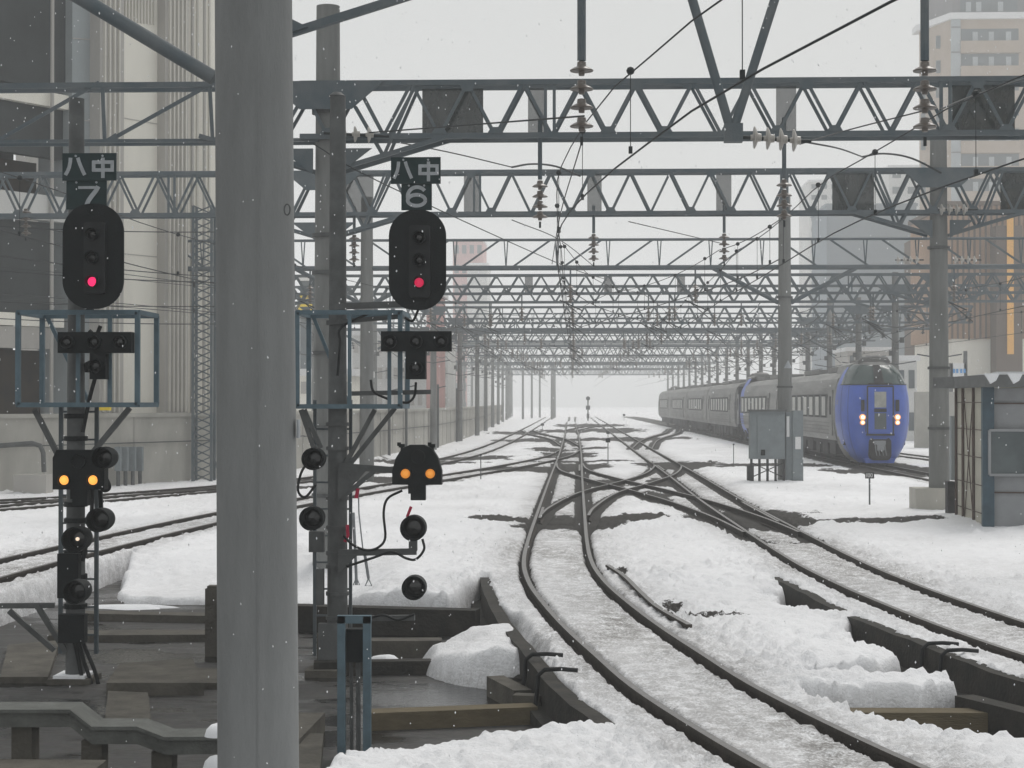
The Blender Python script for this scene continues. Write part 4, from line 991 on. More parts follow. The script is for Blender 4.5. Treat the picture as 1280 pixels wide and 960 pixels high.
# inverted U steel frame
f14 = Frame(15)
t = thing('steel_frame', 'inverted U grey steel frame holding a box, in front of the right mast', 'frame', (f14(443,960)[0],15,LOW))
MB().bar(f14(427,975),f14(427,770),.065,.06).bar(f14(459,975),f14(459,770),.065,.06).bar(f14(422,774),f14(464,774),.06,.065).build('frame', 'cage_steel', t, smooth=False)
MB().box(f14(433,0)[0],f14(455,0)[0],15.02,15.15,f14(0,826)[2],f14(0,785)[2]).build('box', 'signal_black', t, smooth=False)
MB().tube([f14(446,826,.08),f14(447,975,.08)],.02,8).tube([f14(437,826,.1),f14(438,975,.1)],.016,8).build('conduit', 'mast_steel', t)

# ------------------------------------------------------------------ left signal group
f7 = Frame(18.6); f19 = Frame(19); mx7 = P(95,500,19)[0]
t = thing('signal_mast', 'dark steel mast of the left signals with square cage and ladder, at the left edge', 'signal mast', (mx7,19,LOW))
m = MB(); cyl_mast(m, mx7, 19, LOW, P(0,124,19)[2], .105, .08); m.build('pole', 'mast_steel', t)
a = f19(67,845); b = f19(119,895); MB().box(a[0],b[0],18.75,19.25,LOW,a[2]).build('footing', 'concrete_old', t, smooth=False)
MB().box(a[0]+.05,b[0]-.06,18.8,19.2,a[2],a[2]+.03).build('snow_cap', 'snowcap', t)
cage(f19, 32, 179, 392, 506, t, (107, 146), .6)
m = MB()
for a_, b_ in (((47,512),(75,570)),((165,510),(118,565)),((0,756),(70,756)),((50,756),(85,815)),((15,762),(70,812))): m.bar(f19(*a_,-.1), f19(*b_,-.05), .055, .05, (0,1,0))
m.build('cage_strut', 'mast_steel', t, smooth=False)
m = MB(); lx0, lx1 = f19(71,0)[0], f19(116,0)[0]
for x in (lx0, lx1): m.bar((x,19.2,-.2),(x,19.2,f19(0,505)[2]),.04,.045)
z = 0
while z < f19(0,505)[2]: m.bar((lx0,19.2,z),(lx1,19.2,z),.02,.02); z += .3
m.build('ladder', 'gantry_steel', t, smooth=False)
m = MB()
for y in (520, 548, 575, 630, 650, 690, 720, 757, 790): m.lathe([(.1,-.025),(.125,-.025),(.125,.025),(.1,.025)], (mx7,19,f19(0,y)[2]), n=16)
m.box(f19(80,0)[0],f19(106,0)[0],18.8,18.92,f19(0,745)[2],f19(0,690)[2]).box(f19(82,0)[0],f19(114,0)[0],18.78,18.92,f19(0,800)[2],f19(0,765)[2])
m.bar(f19(104,392,-.1),f19(120,388,-.1),.05,.05).bar(f19(128,640,-.05),f19(127,612,-.05),.04,.04).bar(f19(110,460,0),f19(124,455,-.1),.1,.1)
m.build('junction_box', 'signal_black', t, smooth=False)
m = MB()
for c_ in ([(122,585),(135,595),(141,608),(134,612),(126,600)],[(130,408),(124,420),(116,414)],[(100,790),(108,820),(118,850),(124,880),(126,905)],[(96,790),(104,830),(112,870),(118,905)],[(104,790),(114,815),(124,840),(130,870),(132,905)],[(120,610),(118,650),(108,700)],[(124,470),(116,500),(108,540)]):
    m.tube(smooth3([f19(x,y,-.14) for x,y in c_]), .022, 8)
m.build('cable', 'cable', t)
colour_signal(f7, 117, 254, 387, 39, 7, 'oval black colour light signal under the plate with a seven, bright red lamp lit', True, dict(lamps=(294,323,353), lx=119))
name_plate(f7, 79, 146, 192, 226, 'wide dark plate with two pale characters above the plate with a seven', (ch_hachi, ch_naka))
name_plate(Frame(18.62), 84, 134, 225, 262, 'small dark plate with the number seven above the left signal', (ch_seven,))
t_signal(f7, 72, 164, 415, 441, 112, 132, 474, ((85,428),(119,428),(151,428),(121,458)), 'T shaped black route indicator below the left oval signal')
shunt(f7, 98, 562, 612, 66, (81,117), 600, 'black shunting signal with two bright amber lamps on the left mast', 'lamp_amber', dome=False)
sighead(f7, 133, 572, 14, 'small round lamp at the upper right of the left mast')
sighead(f7, 128, 649, 15, 'round lamp hanging right of the left mast ladder')
sighead(f7, 99, 673, 16, 'round lamp on the left mast with a small white bulb lit', lit=True)
sighead(f7, 99, 738, 15, 'lowest round lamp on the left mast, unlit')
q = P(268,735,21); tag(MB().box(q[0]-.09,q[0]+.09,20.9,21.1,LOW,q[2]).box(q[0]-.07,q[0]+.07,20.92,21.08,q[2],q[2]+.03).build('concrete_post', 'concrete_old', smooth=False), 'square concrete post standing just left of the big near pole', 'post')
for i_, (px_, py_) in enumerate(((272,915),(270,955))):
    q = P(px_,py_,13.6); tag(MB().lathe([(.001,.07),(.05,.055),(.085,.02),(.1,-.03)], (q[0],13.6,q[2]), n=16).build('snow_lump', 'snowcap'), ('upper','lower')[i_]+' small snow lump on the duct end against the big near pole', 'snow lump')

# ------------------------------------------------------------------ the train
ang = math.atan(.012)
def build_train():
    Lc = 21.9; NC = 6
    tr = thing('diesel_train', 'long grey express train with a bright blue rounded nose and lit headlights, parked at right', 'train', (11.75,71,0), abs_=False)
    tr.rotation_euler = (0,0,ang)
    prof = []      # body section, x,z
    half = [(1.30,.95),(1.40,1.25),(1.43,1.8),(1.42,2.5),(1.36,3.1),(1.26,3.45),(1.0,3.68),(.5,3.8),(0,3.83)]
    prof = half+[(-x,z) for x,z in half[-2::-1]]
    def body(y0, y1): return MB().prism(prof, y0, y1)
    BK = [2.7]
    def nose_pt(z, u, back=None, off=0.0):
        back = BK[0]      # u -1..1 across the face; local y from 0 at the front
        zz = [.12,.35,.7,1.1,1.7,2.2,2.7,3.2,3.6,3.95,4.12]; ww = [.72,.98,1.18,1.32,1.42,1.43,1.41,1.33,1.14,.92,.6]
        y0s = [.30,.16,.08,.03,.0,.0,.04,.16,.5,.92,1.3]
        w_, y0 = np.interp(z, zz, ww), np.interp(z, zz, y0s); a = u*math.pi/2; e = .62
        sx = math.copysign(abs(math.sin(a))**e, a); cy_ = abs(math.cos(a))**e
        return (sx*(w_+off), y0-off+(back-y0)*(1-cy_), z+(off*.5 if z > 3.5 else 0))
    def patch(z0, z1, u0, u1, nz=10, nu=12, off=.0, thick=0):
        m = MB(); vs = [nose_pt(lerp(z0,z1,i/nz), lerp(u0,u1,j/nu), off=off) for i in range(nz+1) for j in range(nu+1)]
        k = nu+1; return m.add(vs, [(i*k+j,i*k+j+1,(i+1)*k+j+1,(i+1)*k+j) for i in range(nz) for j in range(nu)])
    def cab(yf, rev, gray=False):
        s_ = -1 if rev else 1; BK[0] = 5.2 if rev else 2.7
        def T(mb):
            mb.v = [(s_*x, yf+s_*y, z) for x,y,z in mb.v]; return mb
        nm = T(patch(.12, 4.12, -1, 1, 40, 48)); k = 49
        nose = nm.build('cab_nose', 'train_steel' if gray else 'train_blue', tr); nose['label'] = 'bright blue rounded cab nose' if not rev else 'blue cab nose facing away from the camera'
        me = nose.data
        me.materials.append(M['train_steel']); me.materials.append(M['train_roof'])
        for pz in me.polygons:      # grey flanks behind the blue
            c = pz.center; yy = (c.y-yf)*s_
            if not rev and yy > 2.25-.5*ss(1.6, .4, c.z)*0+(-.9*max(0, 1.3-c.z)): pz.material_index = 1
            if c.z > 3.97: pz.material_index = 2
        def S(mb, n, mm, lab=None):
            o = T(mb).build(n, mm); o.parent = nose
            if lab: o['label'] = lab
            return o
        S(patch(3.22, 3.98, -.80, .80, 8, 24, .02), 'windscreen', 'train_glass')
        b = MB().box(-.62,.62,1.4,3.4,4.02,4.2).lathe([(.001,.17),(.35,.14),(.5,.05),(.52,-.05)], (0,1.9,4.2), n=20).tube([(-.62,1.45,4.12),(-.5,1.3,4.26),(0,1.25,4.32),(.5,1.3,4.26),(.62,1.45,4.12)], .05, 8)
        S(b, 'roof_fairing', 'train_roof')
        bk = MB().prism([(1.05,3.5),(.9,4.0),(.6,4.12),(-.6,4.12),(-.9,4.0),(-1.05,3.5)], 1.9, 4.6); S(bk, 'cab_roof', 'train_steel')
        S(MB().prism([(-.48,1.28),(.48,1.28),(.48,3.12),(-.48,3.12)], -.035, .12), 'gangway_door', 'train_blue')
        fr = MB()
        for x in (-.5,.5): fr.box(x-.025,x+.025,-.05,.0,1.25,3.14)
        fr.box(-.5,.5,-.05,.0,3.10,3.16).box(-.55,.55,-.06,.0,1.2,1.27).box(-.24,.24,-.055,-.036,2.12,2.26); S(fr, 'door_frame', 'train_under')
        S(MB().box(-.23,.23,-.05,-.036,2.3,2.92), 'door_window', 'train_window', 'upper window of the nose door'); S(MB().box(-.23,.23,-.05,-.036,1.45,2.08), 'door_window', 'pane', 'lower window of the nose door')
        for x in (-.68,.68):
            S(MB().box(x-.06,x+.06,-.03,.06,2.15,2.6), 'lamp_slot', 'train_under')
            for z, r in ((1.92,.105),(1.71,.085)):
                S(MB().lathe([(.001,-.07),(r*.55,-.06),(r*.72,-.02),(r*.72,.04)], (x,.0,z), 'y', 14), 'headlight', 'headlamp' if not rev else 'glass_dark'); S(MB().lathe([(.001,-.03),(r,-.025),(r*1.15,0),(r*1.15,.08)], (x,.0,z), 'y', 16), 'headlight_glow_ring', 'headlamp_glow' if not rev else 'glass_dark')  # outer ring imitates the orange glow around each headlight; dark on the rear nose
        S(MB().prism(oval(0,.68,.44,.45,.2,5), .04, .2).prism(oval(0,.68,.37,.38,.16,5), -.02, .06), 'coupler_recess', 'train_under')
        cp = MB().box(-.14,.14,-.14,.05,.62,.86).box(-.24,.2,-.1,.02,.85,1.0)
        for x in (-.22,-.1,.04,.16): cp.tube([(x,-.06,.95),(x+.03,-.1,.6),(x+.08,-.03,.42)], .018, 6)
        S(cp, 'coupler', 'letter_grey')
        wp = MB().tube([(-.1,.32,3.3),(-.55,.62,3.66)], .016, 5).tube([(.12,.32,3.3),(.5,.62,3.66)], .016, 5); S(wp, 'wiper', 'train_under')
        for u0 in (-.52, .505, -.74, .73):
            S(patch(.35, 3.15, u0, u0+.008, 14, 1, .006), 'panel_seam', 'train_under')
        S(patch(3.19, 3.23, -.82, .82, 1, 24, .012), 'screen_seal', 'train_under'); S(patch(3.24, 3.97, -.03, .03, 6, 1, .03), 'screen_divider', 'train_under')
        S(MB().box(-.47,.47,-.04,-.03,3.2,3.27).tube([(-.58,-.03,1.35),(-.58,-.08,1.4),(-.58,-.08,1.65),(-.58,-.03,1.7)], .014, 5), 'handrail', 'train_under')
        sk = MB().prism([(-.55,.12),(.55,.12),(.62,.3),(-.62,.3)], .10, .3); S(sk, 'skirt', 'train_blue')
        lg = MB()
        for k_, (u0, u1) in enumerate(((-.86,-.845),(-.88,-.87),(-.9,-.89))): 
            for zz in (2.42,2.52): lg.v, lg.f = lg.v, lg.f; pp = patch(zz, zz+.07, u0, u1, 1, 1, .01); lg.add(pp.v, pp.f)
        S(lg, 'emblem', 'letter_grey')
        return nose
    for c in range(NC):
        y0 = c*Lc; y1 = y0+Lc-.5
        f_, r_ = (2.5 if c in (0, 2) and c == 0 else 0), (5.0 if c == 1 else 0)
        car = body(y0+f_, y1-r_).build('carriage', 'train_steel', tr, smooth=False)
        car['label'] = f'{ordn(c)} grey carriage from the front'
        def S(mb, n, mm): o = mb.build(n, mm, smooth=False); o.parent = car; return o
        a = y0+4.6; k = 0
        while a < y1-3.6:
            S(MB().box(-1.452,-1.40,a+.1,a+1.15,1.95,2.75), 'window', 'train_window'); S(MB().box(-1.447,-1.41,a-.02,a+1.27,1.88,2.82), 'window_frame', 'train_under'); S(MB().box(1.40,1.452,a,a+1.25,1.95,2.75), 'window', 'train_window') if c < 1 else None
            a += 1.9
        wb = MB()
        for sx in (-1,1):
            wb.box(min(sx*1.425,sx*1.438),max(sx*1.425,sx*1.438),y0+4.3,y1-3.3,1.86,2.85)
        S(wb, 'window_band', 'mast_steel')
        for yy in (y0+2.9, y1-2.3):
            for sx in (-1,): S(MB().box(-1.45,-1.40,yy,yy+.85,1.15,3.0), 'door', 'train_steel'); S(MB().box(-1.456,-1.45,yy+.2,yy+.65,2.0,2.75), 'door_window', 'train_under')
        rb = MB()
        for z in (1.2,1.35,1.5,1.65): rb.box(-1.445,-1.42,y0+3.9,y1-3,z,z+.03)
        S(rb, 'side_rib', 'train_roof')
        ru = MB().box(-.62,.62,y0+4.5,y0+9.5,3.8,4.02).box(-.62,.62,y0+12.2,y0+17.2,3.8,4.0).box(-.2,.2,y0+10.2,y0+11,3.8,3.98); S(ru, 'roof_unit', 'train_roof')
        un = MB()
        for k in range(7): q = y0+3.4+k*2.2; un.box(-1.22,1.22,q,q+random.uniform(1.1,1.9),.32+random.uniform(0,.12),.95)
        un.box(-1.2,1.2,y0+1.2,y1-1,.8,.97); S(un, 'underframe', 'train_under')
        for q in (y0+3.0, y1-3.0):
            bg_ = MB().box(-.95,.95,q-1.3,q+1.3,.42,.7)
            for dy in (-1.0,1.0):
                for sx in (-1,1): bg_.lathe([(.43,-.06),(.43,.06)], (sx*.55,q+dy,.43), 'x', 18)
            S(bg_, 'bogie', 'train_under')
        if c < NC-1: MB().box(-1.2,1.2,y1,y1+.5,.95,3.5).build('gangway', 'train_under', tr, smooth=False)
    cab(0.0, False); cab(2*Lc-.5, True)
    o = MB().lathe([(.001,.5),(.5,.35),(.7,0)], (0,5.6*Lc+.5,3.8), n=16).build('roof_dome', 'train_roof', tr)
build_train()

# ------------------------------------------------------------------ cabinet, hut, small signs
def relay():
    Y = 58; f = Frame(Y); a, b = f(936,513), f(1004,597)
    t = thing('relay_cabinet', 'blue grey relay cabinet on legs in front of the middle mast', 'cabinet', (a[0],Y,0))
    zt, zm = f(0,514)[2], f(0,572)[2]; x0, x1 = f(935,0)[0], f(978,0)[0]
    MB().box(x0,x1,57.4,58.0,zm,zt).build('case', 'cabinet_blue', t, smooth=False)
    MB().box(x0-.05,x1+.05,57.34,58.05,zt,zt+.06).build('lid', 'roof_grey', t, smooth=False)
    MB().box(x0+.22,x1-.05,57.37,57.40,zm+.06,zt-.1).build('door', 'cabinet_blue', t, smooth=False); MB().box(x0+.33,x0+.46,57.35,57.372,zm+.12,zm+.3).build('vent', 'signal_black', t, smooth=False)
    lg = MB()
    for x in np.linspace(x0+.04, x1-.04, 5): lg.box(x-.035,x+.035,57.45,57.55,-.1,zm)
    lg.bar((x0,57.5,.1),(x1,57.5,zm-.1),.03,.03).bar((x0,57.5,zm-.1),(x1,57.5,.1),.03,.03).box(x0-.08,x0+.12,57.5,57.8,-.1,zm-.2); lg.build('stand', 'train_under', t, smooth=False)
    t2 = thing('equipment_box', 'narrow grey equipment boxes strapped to the middle mast right of the cabinet', 'equipment box', (f(990,0)[0],Y,0))
    MB().box(f(980,0)[0],f(988,0)[0],57.6,57.9,-.1,f(0,515)[2]).box(f(988,0)[0],f(1001,0)[0],57.55,57.95,-.1,f(0,513)[2]).build('case', 'cabinet_blue', t2, smooth=False)
    MB().box(f(991,0)[0],f(998,0)[0],57.53,57.55,f(0,560)[2],f(0,545)[2]).box(f(980.5,0)[0],f(984,0)[0],57.58,57.6,f(0,545)[2],f(0,520)[2]).build('plate', 'ledge_white', t2, smooth=False)
    q = P(985,457,58); tag(MB().lathe([(.02,.16),(.04,.1),(.13,-.08),(.11,-.08)], (q[0],58.0,q[2]), n=12).build('mast_lamp', 'letter_grey'), 'small pale bell shaped lamp on the middle mast', 'lamp')
relay()
def hut():
    Y = 37.2; xa = P(1195,0,Y)[0]; xc = P(1232,0,Y)[0]
    t = thing('trackside_hut', 'small cream and grey trackside hut with flat roof and window at the right edge', 'hut', (xa,Y,-.05))
    x0, x1 = P(1196,500,38.9)[0], P(1232,500,36)[0]; yb, yf = 38.9, 36.0; zt = P(0,485,Y)[2]
    xr = x1+2.6
    # left wall runs back at a slant as seen; plan: corner posts
    MB().slab([(x0,yb),(x1,yf),(xr,yf-.25),(xr,yb+.6),(x0+.3,yb+.6)], -.15, zt).build('wall', 'hut_cream', t, smooth=False)
    MB().slab([(x1+.14,yf-.03),(xr-.01,yf-.28),(xr-.01,yf-.22),(x1+.14,yf+.03)], -.1, zt-.02).build('front_panel', 'hut_grey', t, smooth=False)
    MB().slab([(x1-.08,yf-.1),(x1+.14,yf-.12),(x1+.14,yf+.02),(x1-.08,yf+.04)], -.2, zt).build('corner_post', 'hut_frame', t, smooth=False)
    jo = MB()
    for z in (.3,.85,1.4,1.95,2.5): jo.bar((x0-.003,yb,z),(x1-.08,yf-.002,z),.016,.016)
    for z in (2.48,.72): jo.bar((x1+.14,yf-.06,z),(xr,yf-.3,z),.02,.03)
    jo.build('panel_joint', 'rusty_steel', t, smooth=False)
    pp = MB()
    for u, in ((.0,),(.25,),(.62,)): pp.tube([(lerp(x0,x1,u)-.03,lerp(yb,yf,u)-.05,-.1),(lerp(x0,x1,u)-.03,lerp(yb,yf,u)-.05,zt)], .03, 6)
    pp.tube([(lerp(x0,x1,.3)-.03,lerp(yb,yf,.3)-.06,0),(lerp(x0,x1,.6)-.03,lerp(yb,yf,.6)-.06,zt-.2)], .012, 5).tube([(lerp(x0,x1,.62)-.03,lerp(yb,yf,.62)-.06,0),(lerp(x0,x1,.3)-.03,lerp(yb,yf,.3)-.06,zt-.2)], .012, 5)
    pp.build('pipe', 'rusty_steel', t)
    q0, q1 = P(1239,538,35.7), P(1290,594,35.7); w_ = thing('x','x','x') if False else None
    MB().slab([(q0[0],35.86),(xr-.1,35.66),(xr-.1,35.72),(q0[0],35.92)], q1[2], q0[2]).build('window', 'pane', t, smooth=False)
    wf = MB().bar((q0[0],35.85,q0[2]),(xr-.1,35.65,q0[2]),.05,.05).bar((q0[0],35.85,q1[2]),(xr-.1,35.65,q1[2]),.07,.05).bar((q0[0],35.85,q1[2]),(q0[0],35.85,q0[2]),.05,.05)
    wf.build('window_frame', 'hut_grey', t, smooth=False)
    MB().slab([(x0-.45,yb+.3),(x0-.2,yb-.7),(x1-.15,yf-.65),(xr+.1,yf-.8),(xr+.1,yb+.8),(x0,yb+.8)], zt, zt+.24).build('roof', 'roof_grey', t, smooth=False)
    MB().slab([(x0+.5,yb-.6),(x1+.1,yf-.45),(xr,yf-.6),(xr,yb+.4),(x0+.5,yb+.4)], zt+.24, zt+.3).build('snow_layer', 'snowcap', t)
    for px in (1233,1262):
        q = P(px,482,35.1); c = (q[0],35.28,zt+.2); MB().prism([(c[0]-.02,c[2]+.06),(c[0]+.27,c[2]+.06),(c[0]+.2,c[2]-.08),(c[0]+.1,c[2]-.14)], 35.16, 35.24).build('snow_lump', 'snowcap', t)
    a = P(1188,520,39.5); b = P(1195,600,39.5); MB().box(a[0],b[0]+.05,39.4,39.6,b[2],a[2]).build('side_window', 'cladding_blue', t, smooth=False)
    MB().box(P(1187,0,39)[0],P(1196,0,39)[0],39.3,39.6,-.1,P(0,600,39.3)[2]).build('meter_box', 'train_under', t, smooth=False)
hut()
def small_sign(px, ybase, ytop, hw, hh, label, m='train_under', z=-.02, post=.022):
    g_ = G(px, ybase, z); Y = g_[1]; q = P(px, ytop, Y); t = thing('marker_post', label, 'marker post', (g_[0],Y,z), 'small marker posts in the snow')
    MB().tube([(g_[0],Y,z-.1),(g_[0],Y,q[2])], post, 6).build('post', 'mast_steel', t); l = Y/F
    MB().box(g_[0]-hw*l,g_[0]+hw*l,Y-.03,Y-.01,q[2]-hh*l,q[2]+hh*l*.3).build('head', m, t, smooth=False)
    return t, g_[0], Y, q[2]
t, gx, gy, gz = small_sign(1087, 632, 592, 5.5, 6, 'thin post with a small dark plate reading one hundred in front of the train')
m = MB(); l = gy/F
stroke(m, [(gx-3.6*l,gz-4.6*l),(gx-3.6*l,gz+.6*l)], .9*l, gy-.031, .004); stroke(m, arc(gx-1.0*l,gz-2*l,1.1*l,2.3*l,0,360,14), .8*l, gy-.031, .004); stroke(m, arc(gx+2.2*l,gz-2*l,1.1*l,2.3*l,0,360,14), .8*l, gy-.031, .004); m.build('lettering', 'ledge_white', t, smooth=False)
small_sign(760, 580, 549, 3, 4, 'thin post with a square black head between the tracks at centre')
small_sign(760, 548, 540, 2, 2.5, 'tiny dark marker farther along between the centre and right tracks')
small_sign(601, 601, 568, 1.5, 1.5, 'thin bare stake in the snow left of the centre track', post=.018)
small_sign(917, 582, 555, 1.2, 1.2, 'thin stake in the snow left of the relay cabinet', post=.016)
small_sign(678, 538, 530, 2, 2.2, 'tiny dark marker between the left and centre tracks')
small_sign(780, 526, 518, 1.6, 2, 'tiny distant marker right of the dwarf signal')
q = G(735, 526, 0); t = thing('dwarf_signal', 'small distant black signal standing between the tracks at the vanishing point', 'signal', (q[0],q[1],0))
Y = q[1]; l = Y/F
MB().tube([(q[0],Y,-.1),(q[0],Y,27*l)], .8*l, 8).build('post', 'signal_black', t)
MB().lathe([(2.6*l,-.1),(2.6*l,.1)], (q[0],Y,28*l), 'y', 14).box(q[0]-2.6*l,q[0]+2.6*l,Y-.1,Y+.1,14*l,19*l).box(q[0]-1.6*l,q[0]+1.6*l,Y-.1,Y+.1,3*l,9*l).build('head', 'signal_black', t)

# ------------------------------------------------------------------ buildings and walls
WL = [(-24,38.5),(-17.2,48),(-11.9,58.2),(-10.2,66),(-8.9,75),(-8.0,92),(-8.0,130),(-9.3,190),(-11,260)]
def wall_strip(mb, pts, z0, z1, th=.35):
    for (a, b) in zip(pts[:-1], pts[1:]):
        a_, b_ = Vector((*a,0)), Vector((*b,0)); d_ = (b_-a_).normalized(); n = Vector((-d_.y,d_.x,0))*th
        mb.slab([(a_.x,a_.y),(b_.x,b_.y),(b_.x+n.x,b_.y+n.y),(a_.x+n.x,a_.y+n.y)], z0, z1)
t = thing('concrete_wall', 'long stained concrete retaining wall curving away on the left', 'wall', (-12,58,0))
m = MB(); wall_strip(m, WL, -.3, 2.05); m.build('wall_body', 'wall_conc', t, smooth=False)
m = MB(); wall_strip(m, [(x+.05,y-.08) for x,y in WL], 2.05, 2.17, .5); m.build('coping', 'wall_conc', t, smooth=False)
m = MB(); 
for (a, b) in zip(WL[:-1], WL[1:]):
    n = max(1, int(math.hypot(b[0]-a[0], b[1]-a[1])/3))
    for k in range(n): u = k/n; m.bar((lerp(a[0],b[0],u)+.0,lerp(a[1],b[1],u)-.03,-.1),(lerp(a[0],b[0],u),lerp(a[1],b[1],u)-.03,2.05),.05,.06)
m.build('joint_strip', 'cladding_grey', t, smooth=False)
m = MB()
for (a, b) in zip(WL[:-1], WL[1:]): m.bar((a[0]+.06,a[1]-.1,1.25),(b[0]+.06,b[1]-.1,1.27),.035,.035)
m.build('wall_cable', 'mast_steel', t, smooth=False)
# trackside posts on the far wall
def wall_at(u):
    seg = [(WL[i],WL[i+1]) for i in range(len(WL)-1)]; k = min(int(u), len(seg)-1); a, b = seg[k]; v = u-k; return lerp(a[0],b[0],v), lerp(a[1],b[1],v)
for j, (u, h) in enumerate(((3.3,3.0),(3.9,3.4),(4.3,3.2),(4.6,3.4),(5.2,3.5),(5.6,3.4))):
    x, y = wall_at(u); tag(MB().bar((x+.15,y-.3,-.1),(x+.15,y-.3,h),.12,.12).bar((x+.15,y-.3,h-.2),(x+.6,y-.5,h-.1),.05,.05).build('wall_post', 'mast_steel', smooth=False), f'{ordn(j)} thin post from the left along the far part of the concrete wall', 'post', 'thin posts along the far wall')
t = thing('pipe_cabinets', 'four slim grey boxes with pipes on the concrete wall, left of the lattice mast', 'electrical boxes', (-13.9,54,0))
m = MB(); m2 = MB()
for k in range(4):
    px = 149+k*9; Y = 54.0+k*.35; a = P(px,558,Y); b = P(px+7,588,Y); m.box(a[0],b[0],Y-.55,Y-.35,b[2],a[2]); m2.tube([((a[0]+b[0])/2,Y-.45,b[2]),((a[0]+b[0])/2,Y-.45,-.1)], .06, 8)
m.build('box', 'cabinet_blue', t, smooth=False); m2.build('pipe', 'mast_steel', t)
a = P(28,592,50); b = P(68,616,50); t = thing('pipe_box', 'low grey box with bent pipe at the wall foot, beside the left signal mast', 'box', (a[0],50,0))
MB().box(a[0],b[0],49.2,49.9,-.1,a[2]).build('box', 'cladding_grey', t, smooth=False)
MB().tube([P(-10,558,49.6),P(40,554,49.6),P(50,557,49.6),P(54,566,49.6),P(55,590,49.6)], .07, 8).build('pipe', 'mast_steel', t)

# big building: facade runs from a to b
Pa = Vector((-24.6,39.3,0)); Pb = Vector((-11.7,60.6,0)); dF = (Pb-Pa).normalized(); nF = Vector((-dF.y,dF.x,0))   # nF points away from the tracks
def fpt(px, off=0):      # point on the facade line at a picture column
    r = ray(px, 500); rd = Vector((r[0],r[1],0)); 
    den = rd.x*dF.y-rd.y*dF.x; o_ = Pa+nF*off; tt = (o_.x*dF.y-o_.y*dF.x)/den; return rd*tt
bld = thing('station_building', 'huge cream and grey panelled building with dark open bays behind the left signals', 'building', (-16.5,52,0))
TOP = 26
def fac(px0, px1, z0, z1, m, name, off=0, th=.4, parent=bld, lab=None):
    a, b = fpt(px0), fpt(px1); a = a+nF*off; b = b+nF*off
    o = MB().slab([(a.x,a.y),(b.x,b.y),(b.x+nF.x*th,b.y+nF.y*th),(a.x+nF.x*th,a.y+nF.y*th)], z0, z1).build(name, m, parent, smooth=False)
    if lab: o['label'] = lab
    return o
def zat(px, py, off=0): q = fpt(px)+nF*off; r = ray(px, py); return CH+r[2]*(q.y/r[1])
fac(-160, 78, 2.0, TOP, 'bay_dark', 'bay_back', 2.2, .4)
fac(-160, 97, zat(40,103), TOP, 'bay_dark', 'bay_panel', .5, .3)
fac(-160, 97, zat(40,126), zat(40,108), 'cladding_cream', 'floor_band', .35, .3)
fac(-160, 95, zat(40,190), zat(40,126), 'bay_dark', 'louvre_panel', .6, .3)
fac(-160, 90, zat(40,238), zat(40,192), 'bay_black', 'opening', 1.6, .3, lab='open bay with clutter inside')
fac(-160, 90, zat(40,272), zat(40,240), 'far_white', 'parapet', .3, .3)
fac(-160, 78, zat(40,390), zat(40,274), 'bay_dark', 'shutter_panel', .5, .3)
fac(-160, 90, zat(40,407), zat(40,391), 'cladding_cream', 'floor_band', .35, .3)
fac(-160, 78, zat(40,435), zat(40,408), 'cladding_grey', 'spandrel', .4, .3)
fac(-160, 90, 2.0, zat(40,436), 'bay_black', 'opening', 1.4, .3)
fac(95, 118, 2.0, TOP, 'cladding_blue', 'blue_grey_panel', .2, 1.5)
fac(117, 147, 2.0, TOP, 'cladding_grey', 'column', -.25, 1.5)
fac(147, 201, 2.0, TOP, 'cladding_cream', 'cream_panel', .15, 1.5)
fac(200, 229, 2.0, TOP, 'cladding_grey', 'column', -.2, 1.5)
fac(229, 327, 2.0, TOP, 'cladding_cream', 'cream_panel', .1, 1.5)
rb = MB()
for px in (121,127,133,139,204,209,214,219,224,231,241,247,262):
    a, b = fpt(px), fpt(px+1.6); o = -.33 if px < 146 else -.28 if px < 229 else .04
    rb.slab([(a.x+nF.x*o,a.y+nF.y*o),(b.x+nF.x*o,b.y+nF.y*o),(b.x+nF.x*(o+.12),b.y+nF.y*(o+.12)),(a.x+nF.x*(o+.12),a.y+nF.y*(o+.12))], 2.2, TOP)
rb.build('facade_rib', 'cladding_rib', bld, smooth=False)
rb = MB()
for k in range(12):
    px = 150+k*4; a, b = fpt(px), fpt(px+1.5); o = .08
    rb.slab([(a.x+nF.x*o,a.y+nF.y*o),(b.x+nF.x*o,b.y+nF.y*o),(b.x+nF.x*(o+.1),b.y+nF.y*(o+.1)),(a.x+nF.x*(o+.1),a.y+nF.y*(o+.1))], zat(170,30-k*.5), TOP)
rb.build('louvre', 'cladding_rib', bld, smooth=False)
rb = MB()
for px in (237, 252):
    a = fpt(px)-nF*.1; rb.tube([(a.x,a.y,2),(a.x,a.y,TOP)], .055, 8)
a = fpt(70)+nF*.2; rb.tube([(a.x,a.y,2),(a.x,a.y,TOP)], .06, 8)
rb.build('downpipe', 'cladding_grey', bld)
hl = MB()
for py_ in (48, 150): 
    a, b = fpt(95), fpt(118); hl.bar((a.x+nF.x*.19,a.y+nF.y*.19,zat(100,py_)),(b.x+nF.x*.19,b.y+nF.y*.19,zat(115,py_)),.03,.03)
a, b = fpt(147), fpt(229)
for zz in (7.2, 11.5, 16): hl.bar((a.x+nF.x*.14,a.y+nF.y*.14,zz),(b.x+nF.x*.14,b.y+nF.y*.14,zz),.025,.025)
hl.build('panel_joint', 'cladding_grey', bld, smooth=False)
MB().box(P(120,507,53)[0],P(138,507,53)[0],52.9,53.1,P(0,513,53)[2],P(0,507,53)[2]).build('sign_board', 'yellow', bld, smooth=False)
m = MB(); a = fpt(327)
